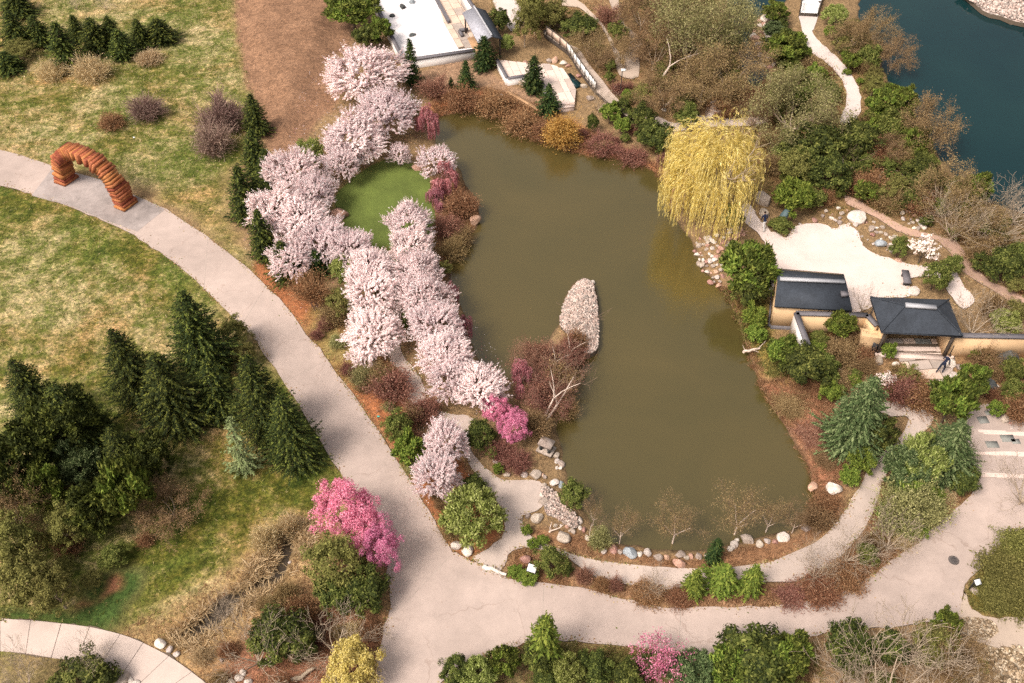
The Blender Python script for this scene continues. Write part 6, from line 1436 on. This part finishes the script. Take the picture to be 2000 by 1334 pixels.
thicket([(470,1170),(620,1190),(740,1230),(720,1345),(420,1345),(380,1290)], 18, ['brown','rust','tan','red'], 22, 46, 101, 'one of the low dry shrubs in the brown scrub left of the road mouth', 'dry shrubs at lower left')
thicket([(0,960),(300,940),(380,980),(280,1090),(160,1140),(0,1080)], 16, ['olive','brown','green','rust'], 30, 60, 102, 'one of the small shrubs at the lower rim of the dark grove', 'shrubs under the grove')
thicket([(1240,240),(1320,260),(1300,330),(1160,290),(1060,262)], 12, ['brown','red','green'], 18, 34, 103, 'one of the small shrubs on the mulch above the north water edge', 'shrubs on the north bank')
# ------------------------------------------------------------------ boulders
def rockmesh(seed, mat):
    r = np.random.default_rng(seed); bm = bmesh.new(); bmesh.ops.create_icosphere(bm, subdivisions=3, radius=.5)
    cuts = [(unit(r.normal(size=3) * (1, 1, .8)), r.uniform(.27, .43)) for _ in range(9)]; ax = runit(r, 5); ph = r.uniform(0, 6, 5)
    for v in bm.verts:
        p = np.array(v.co)
        for n_, d_ in cuts:
            e = p @ n_ - d_
            if e > 0: p = p - n_ * e * .9
        p = p * (1 + .04 * sum(math.sin(8 * (p @ ax[i]) + ph[i]) for i in range(5)) / 2); v.co = Vector(p * (1, .82, .72))
    me = bpy.data.meshes.new('boulder'); bm.to_mesh(me); bm.free(); me.materials.append(mat)
    return me
RK = {k: [rockmesh(s + 10 * i, M[m]) for s in range(4)] for i, (k, m) in enumerate((('g', 'rock'), ('p', 'rockpink'), ('d', 'rockdark'), ('w', 'rockwhite'), ('b', 'rockblue')))}
rr = np.random.default_rng(9)
def rock(x, y, w, label, tone='g', group=None, sh=1.0, name='boulder', cat='boulder'):
    p = G(x, y, .15); s = SC(p); d = w / s; z = zat(p[0], p[1]); z = max(z, WL)
    m = RK[tone][int(rr.integers(4))]; o = link(name, m, None, (p[0], p[1], z + d * .16 * sh), label, cat, group)
    o.scale = (d * 1.08, d * rr.uniform(.95, 1.25), d * sh * rr.uniform(.85, 1.05)); o.rotation_euler = (rr.uniform(-.2, .2), rr.uniform(-.2, .2), rr.uniform(0, 6.28) if abs(sh - 1) < .5 else .3)
    return o
R_ = '''
661 418 40 p|large brown boulder on the left rim of the round lawn
862 403 26 p|upright pinkish boulder right of the lawn under the weeping cherry
928 426 26 p|tan boulder standing at the west water edge
800 314 13 g|small pale stone at the top right of the lawn
813 327 22 p|pale pink boulder at the right rim of the lawn
829 340 15 g|pale stone second below the pink lawn boulder
848 336 11 g|small stone left of the thin pond cherry
843 353 10 p|small pinkish stone under the rosy weeping cherry
881 192 9 w|small white stone in the rusty north bank, left
979 185 10 w|small white stone in the rusty north bank, middle
730 713 24 g|grey boulder below the solitary round cherry tree
968 899 17 w|white stone between the small bushes by the plaza path
989 926 15 g|grey stone at the plaza's upper left corner
890 1064 26 w|pale boulder left of the pair at the juniper's foot
913 1074 28 w|pale boulder right of the pair at the juniper's foot
1026 1092 24 p|pale pinkish boulder left of the sign juniper
1101 1047 32 g|large rounded boulder at the start of the inner path curve
1155 545 16 w|white rock at the tip of the gravel island
1142 628 14 p|brown rock on the gravel island
1034 729 11 w|pale stone in the red shrubs of the peninsula
1590 943 24 p|round pinkish boulder at the southeast water edge
1630 951 32 w|wide pale boulder beside the round southeast one
1492 390 38 g|large grey boulder right of the willow
1494 416 26 g|grey boulder below the large one beside the willow
1675 426 40 w|largest white boulder above the gravel yard
1703 446 18 g|grey boulder right of the largest white yard boulder
1721 476 24 b|blue grey boulder at the yard's upper right edge
1785 568 28 w|cream flat boulder at the yard's lower right corner
1755 507 15 p|pink stone on the right tip of the yard
1740 482 14 g|stone below the blue grey yard boulder
1745 464 20 g|grey stone among the streambed rocks by the small bush
1591 428 14 p|pinkish stone at the top rim of the yard
1563 435 8 w|white stone at the top left rim of the yard
1603 398 12 w|pale stone above the yard among green cover
1583 400 11 g|grey stone left of the pale stone above the yard
1640 432 12 g|stone on the yard's upper rim
1632 428 9 w|little white stone on the yard's upper rim
1665 562 10 w|white stone between the two buildings
1712 704 26 g|grey boulder left of the entrance flagstones
1635 727 24 b|blue grey boulder in the slope below the enclosure
1662 735 19 w|pale rounded boulder right of the blue grey slope boulder
1750 710 14 w|white stone at the entrance court corner
1965 702 46 d|largest dark boulder below the long ochre wall
1940 752 28 d|round black boulder near the granite apron
1856 708 24 w|pale boulder right of the person in navy
1873 714 18 g|grey boulder second right of the person in navy
1861 733 22 w|pale stepped stone at the flagstones' right edge
1974 778 28 g|grey boulder below the black round one
1951 769 11 w|small white stone beside the black round boulder
1940 790 13 p|pale stone near the top of the granite apron
1964 818 24 g|boulder on the upper rim of the granite apron
1977 832 12 w|small white stone at the apron's right rim
1925 735 20 g|flat grey boulder left of the round black one
767 31 15 d|dark rock in the white gravel court, left one
787 14 19 d|largest dark rock in the white gravel court
806 5 16 b|grey rock beside the largest court rock
806 69 16 d|dark pointed rock in the lower white court
877 99 8 b|tiny grey rock by the court's front wall
1395 222 56 g|very large grey boulder between shore walk and willow
1252 85 9 w|pale stone beside the upper walk's right edge
1207 172 18 w|white boulder next to the lamp post
1152 190 17 g|boulder between terrace and boardwalk foot
1140 167 15 g|boulder on the terrace's right edge
1130 147 13 p|pinkish boulder by the waterfall pool
1111 127 13 p|brown boulder behind the terrace
1100 122 16 w|pale boulder behind the terrace at right
1083 117 15 p|standing brown stone behind the terrace
1072 118 12 g|standing stone left of the brown one behind the terrace
1026 119 11 p|little stone on the terrace's back edge
1041 116 14 g|grey stone on the terrace's back edge
1012 122 10 w|pale stone at the back left of the terrace
1079 139 8 d|small dark rock on the viewing terrace floor
1297 213 11 w|small white stone right of the boardwalk end
1700 157 14 p|pinkish boulder right of the island path
1709 160 10 w|white stone touching the pinkish island path boulder
1636 58 16 w|pale rock right of the upper island path
1508 150 16 g|grey rock left of the rusty island shrub
1524 144 16 w|pale round rock among the rocks left of the island path
1513 158 12 w|white rock below the pale round one
1607 170 13 p|pink rock in the bend of the island path
1556 186 14 w|white rock under the light olive tree
1725 280 16 w|pale rock on the lake slope
1750 312 28 p|tan mossy boulder by the fallen branch
1787 309 15 b|blue grey stone near the lake, left of two
1806 305 15 g|grey stone near the lake, right of two
1767 320 10 w|small pale stone below the lake slope stones
1717 345 14 g|stone among the red shrubs of the streambed
312 1256 24 w|largest of three pale boulders at the slab path edge
330 1267 18 w|middle of three pale boulders at the slab path edge
344 1275 15 w|smallest of three pale boulders at the slab path edge
238 1320 34 g|flat mossy boulder under the slab path
253 1327 16 w|white stone right of the flat mossy boulder
266 1333 18 w|white stone second right of the flat mossy boulder
430 1328 24 w|white boulder at the bottom edge near the slab path
450 1333 20 w|white boulder second from left at the bottom edge
466 1322 18 w|white boulder third from left at the bottom edge
484 1330 18 w|white boulder fourth from left at the bottom edge
473 1312 16 w|white boulder above the bottom edge row
431 1287 10 g|small grey stone above the bottom white boulders
563 1091 9 w|small white stone in the creek reeds
1906 1152 20 g|flat stone below the tilted fork sign
1937 464 26 g|mossy stone below the lakeside bare trees
1560 1280 12 w|small stone by the bottom evergreens
1163 1328 12 w|pale stone in the bottom bed beside the olive bush
940 1305 10 w|small pale stone in the bottom left bed
'''
for ln in R_.strip().split('\n'):
    a_, lb = ln.split('|'); x, y, w, t_ = a_.split(); LAND.append((float(x), float(y), lb)) if len(lb.split()) <= 9 else None; rock(float(x), float(y), float(w), lb, t_, sh=1.5 if 'upright' in lb or 'standing' in lb else 1.0)
# the row of boulders along the south shore, left to right
row = [(1120,1035,15,'g'),(1132,1012,16,'w'),(1141,1031,14,'p'),(1128,1022,10,'g'),(1148,1046,14,'g'),(1180,1073,15,'w'),(1200,1068,23,'p'),(1212,1075,14,'g'),(1232,1076,28,'b'),(1250,1077,14,'w'),(1266,1074,21,'w'),(1286,1083,19,'g'),(1304,1084,14,'p'),(1327,1098,27,'p'),(1329,1079,22,'g'),(1342,1084,12,'g'),(1351,1081,13,'p'),(1366,1080,17,'g'),(1383,1078,13,'g'),(1428,1066,14,'w'),(1436,1057,20,'w'),(1442,1046,11,'w'),(1462,1047,28,'g'),(1485,1056,19,'g'),(1501,1050,15,'w'),(1532,1044,26,'w'),(1516,1052,13,'p'),(1575,1026,20,'g')]
row.sort(); NW = ['first','second','third','fourth','fifth','sixth','seventh','eighth','ninth','tenth','eleventh','twelfth','thirteenth','fourteenth','fifteenth','sixteenth','seventeenth','eighteenth','nineteenth','twentieth','twenty first','twenty second','twenty third','twenty fourth','twenty fifth','twenty sixth','twenty seventh','twenty eighth','twenty ninth','thirtieth']
TW = {'g': 'grey brown', 'w': 'pale', 'p': 'pinkish', 'b': 'blue grey', 'd': 'dark'}
for i, (x, y, w, t_) in enumerate(row): rock(x, y, w, f'{TW[t_]} boulder, {NW[i]} from the left in the south shore row', t_, 'boulders along the south shore')
row = [(1024,925,15,'w'),(1044,925,25,'g'),(1060,924,9,'p'),(1085,884,17,'g'),(1088,894,13,'w'),(1098,897,17,'g'),(1088,907,9,'w'),(1095,907,9,'w'),(1083,940,19,'w'),(1064,946,12,'g'),(1058,966,11,'w'),(1063,978,21,'g'),(1096,941,15,'b'),(1031,1006,13,'g'),(1050,1010,26,'g'),(1064,928,10,'g')]
row.sort(key=lambda q: q[1])
for i, (x, y, w, t_) in enumerate(row): rock(x, y, w, f'{TW[t_]} stone, {NW[i]} from the top along the west shore and plaza edge', t_, 'stones beside the plaza')
def scatter_px(poly, n, seed, mind=0):
    r = np.random.default_rng(seed); P = np.array(poly, float); o = []
    while len(o) < n:
        x = r.uniform(P[:, 0].min(), P[:, 0].max()); y = r.uniform(P[:, 1].min(), P[:, 1].max())
        if inside(P, np.array([x]), np.array([y]))[0] and all(math.hypot(x - a, y - b) > mind for a, b in o): o.append((x, y))
    return o
def spill(poly, n, lo, hi, tones, seed, label, group, mind=6):
    r = np.random.default_rng(seed)
    for x, y in scatter_px(poly, n, seed, mind):
        w = r.uniform(lo, hi); t_ = tones[int(r.integers(len(tones)))]
        rock(x, y, w, byland({'w': 'pale', 'g': 'grey brown', 'p': 'pinkish'}[t_] + (' pebble sized stone' if w < (lo + hi) / 2 else ' rounded stone'), x, y), t_, group, name='stone', cat='stone')
spill([(1354,455),(1385,462),(1440,440),(1452,455),(1425,470),(1410,490),(1420,520),(1405,550),(1392,545),(1372,515),(1356,485)], 62, 6, 15, 'wwgpgp', 3, 'one of many loose cobbles in the stone spill on the shore below the willow', 'cobbles below the willow', 6)
spill([(1466,60),(1480,36),(1500,24),(1512,40),(1500,60),(1505,100),(1520,130),(1500,128),(1485,110)], 26, 9, 20, 'wwgpw', 4, 'one of the pale rocks piled along the dark inlet near the white bridge', 'rocks along the inlet', 8)
spill([(1755,380),(1790,375),(1815,400),(1820,440),(1790,446),(1760,430)], 30, 6, 13, 'wgpg', 5, 'one of the small rocks in the dry streambed left of the leaning bare tree', 'streambed rocks', 7)
spill([(1610,405),(1650,400),(1700,425),(1740,450),(1760,480),(1735,495),(1690,470),(1650,436),(1600,428)], 34, 5, 12, 'wgpg', 6, 'one of the small stones scattered along the upper rim of the gravel yard', 'stones above the yard', 8)
spill([(1640,180),(1500,150),(1490,240),(1560,260),(1600,230)], 10, 6, 10, 'wg', 7, 'one of the small pale stones hidden under the light olive tree', 'stones under the olive tree', 14)
spill([(1660,330),(1760,330),(1800,340),(1790,372),(1700,360)], 16, 6, 12, 'wgp', 8, 'one of the stones among the rusty shrubs beside the fallen branch', 'stones by the fallen branch', 10)
spill([(1905,740),(1985,745),(1990,830),(1940,815),(1915,780)], 14, 6, 12, 'wgp', 10, 'one of the small stones between the boulders above the granite apron', 'stones above the apron', 9)
spill([(1060,1000),(1100,990),(1140,1020),(1125,1040),(1085,1028)], 12, 5, 10, 'wgp', 12, 'one of the small stones on the southwest pebble shore', 'stones on the pebble shore', 8)

# ------------------------------------------------------------------ uncountable ground growth
def field(name, zonesp, n, mat, hmin, hmax, wd, seed, spread=.6, clump=4, avoid=True, maxd=None):
    r = np.random.default_rng(seed); PP = [smooth(GP(z), 3) for z in zonesp]; ar = np.array([abs(np.sum(p[:, 0] * np.roll(p[:, 1], -1) - np.roll(p[:, 0], -1) * p[:, 1])) / 2 for p in PP]); out_ = []
    for p, a in zip(PP, ar):
        m = int(n * a / ar.sum()); lo_ = p.min(0); hi_ = p.max(0); q = r.uniform(lo_, hi_, (int(m * 3), 2)); q = q[(q[:, 0] > -70) & (q[:, 0] < 78) & (q[:, 1] > 14) & (q[:, 1] < 118)]; q = q[inside(p, q[:, 0], q[:, 1])][:m]; out_.append(q)
    q = np.concatenate(out_)
    if clump: q = q + (vnoise(q[:, 0], q[:, 1], .8, seed)[:, None] - .5) * .5
    q = q[vnoise(q[:, 0], q[:, 1], 1.6, seed + 1) > r.uniform(.15, .62, len(q))]
    if avoid:
        for w in WAYS:
            lo_ = w.min(0) - .3; hi_ = w.max(0) + .3; m = ((q > lo_) & (q < hi_)).all(1); bad = np.zeros(len(q), bool)
            if m.any(): bad[m] = inside(w, q[m, 0], q[m, 1])
            q = q[~bad]
    z = znear(q); k = z > WL + .02; q = q[k]; z = z[k]
    nn = len(q); cc = np.repeat(np.c_[q, z - .02], clump, 0); m = len(cc); cc[:, :2] += r.normal(size=(m, 2)) * .06
    d = unit(np.c_[r.normal(size=(m, 2)) * spread, np.ones(m)]); L = r.uniform(hmin, hmax, m)[:, None]; s = unit(np.cross(d, runit(r, m))) * wd * r.uniform(.6, 1.4, (m, 1))
    V = np.stack([cc - s, cc + s, cc + d * L + s * .25 + np.c_[d[:, :2] * L * .35, -L * .1], cc + d * L - s * .25 + np.c_[d[:, :2] * L * .35, -L * .1]], 1).reshape(-1, 3); i = (np.arange(m) * 4)[:, None]
    link(name, make_mesh(name, [(V, np.c_[i, i + 1, i + 2, i + 3], M[mat])]), kind='stuff')
field('meadow_grass', [zones[0][0], zones[1][0]], 56000, 'grassblade', .08, .26, .024, 1, .9, 3)
field('dry_meadow_grass', [zones[0][0], [(-300,420),(100,450),(300,540),(430,640),(400,700),(200,660),(-300,800)]], 26000, 'straw', .07, .20, .026, 2, .9, 3)
field('reed_grass', [[(320,1255),(345,1225),(410,1175),(480,1125),(510,1060),(555,1015),(605,1030),(600,1085),(550,1140),(480,1190),(420,1240),(365,1262)]], 3000, 'straw', .3, .7, .040, 3, 1.3, 4)
field('bank_stalks', [zones[16][0], zones[19][0], zones[21][0], zones[22][0]], 26000, 'mulchtwig', .10, .42, .013, 4, .8, 4)
field('rusty_bank_growth', [zones[16][0]], 9000, 'rust', .2, .6, .014, 5, .7, 4)
field('mulch_litter', [zones[12][0], zones[18][0], zones[23][0], zones[8][0], zones[7][0]], 22000, 'mulchtwig', .06, .26, .014, 6, 1.2, 3)
field('hedge_base_growth', [zones[22][0], zones[24][0]], 7000, 'mulchtwig', .15, .45, .014, 7, .8, 4)
field('wild_undergrowth', [zones[28][0], zones[29][0], zones[26][0], zones[31][0]], 26000, 'mulchtwig', .15, .5, .014, 8, .8, 4)
field('green_undergrowth', [zones[29][0], zones[28][0]], 11000, 'green', .12, .45, .024, 9, .8, 4)
field('olive_groundcover', [zones[27][0], zones[20][0]], 9000, 'olive', .10, .35, .028, 10, .8, 4)
field('bottom_bed_growth', [zones[24][0], zones[25][0]], 8000, 'olive', .12, .35, .018, 11, .8, 4)

def flakes(name, q, z, s0, s1, mats, seed):
    r = np.random.default_rng(seed); m = len(q); c = np.c_[q, z]; V, F_ = leaves(r, c, np.tile((0, 0, 1.), (m, 1)), r.uniform(s0, s1, m), 1.3, .3)
    k = r.integers(0, len(mats), m); V4 = V.reshape(-1, 4, 3); link(name, make_mesh(name, [(V4[k == j].reshape(-1, 3), F_[:(k == j).sum()], mt) for j, mt in enumerate(mats)]), kind='stuff')
def topz(q):
    z = znear(q); z = np.where(z < WL + .02, WL + .012, z + .03)
    for w, h in ((WAYS[0], .036), (WAYS[1], .042), (WAYS[11], .026), (WAYS[8], .045), (WAYS[2], .046), (WAYS[4], .036)):
        m = inside(w, q[:, 0], q[:, 1]); z = np.where(m, h + .008, z)
    return z
r = np.random.default_rng(55)
pz = smooth(GP([(620,120),(800,90),(860,250),(900,330),(870,420),(900,560),(1000,730),(1010,800),(940,900),(930,980),(800,980),(770,800),(640,640),(520,560),(470,420),(560,280)]), 3)
q = r.uniform(pz.min(0), pz.max(0), (26000, 2)); q = q[inside(pz, q[:, 0], q[:, 1])]; q = q[vnoise(q[:, 0], q[:, 1], 1.4, 5) > r.uniform(.25, .75, len(q))]
q = q[~inside(WAYS[11], q[:, 0], q[:, 1])][::2]
flakes('fallen_petals', q, topz(q), .02, .045, [M['cherry'], M['weepred'], M['cherry']], 5)
E_ = []
for w, n_, sd_ in ((WAYS[0], 9000, .22), (WAYS[1], 6000, .16), (WAYS[8], 1500, .18), (WAYS[2], 1800, .3), (WAYS[4], 1200, .3), (WAYS[5], 1200, .2)):
    L = np.linalg.norm(np.roll(w, -1, 0) - w, axis=1); i = r.choice(len(w), n_, p=L / L.sum()); t_ = r.random((n_, 1)); E_.append(w[i] * (1 - t_) + np.roll(w, -1, 0)[i] * t_ + r.normal(size=(n_, 2)) * sd_ * (.4 + 1.6 * r.random((n_, 1)) ** 3))
q = np.concatenate(E_); q = q[(q[:, 1] > 15) & (q[:, 1] < 118)]; q = q[vnoise(q[:, 0], q[:, 1], 1.1, 6) > r.uniform(.15, .8, len(q))]
flakes('path_edge_litter', q, topz(q), .02, .06, [M['mulchtwig'], M['grassblade'], M['mulchtwig'], M['straw']], 6)
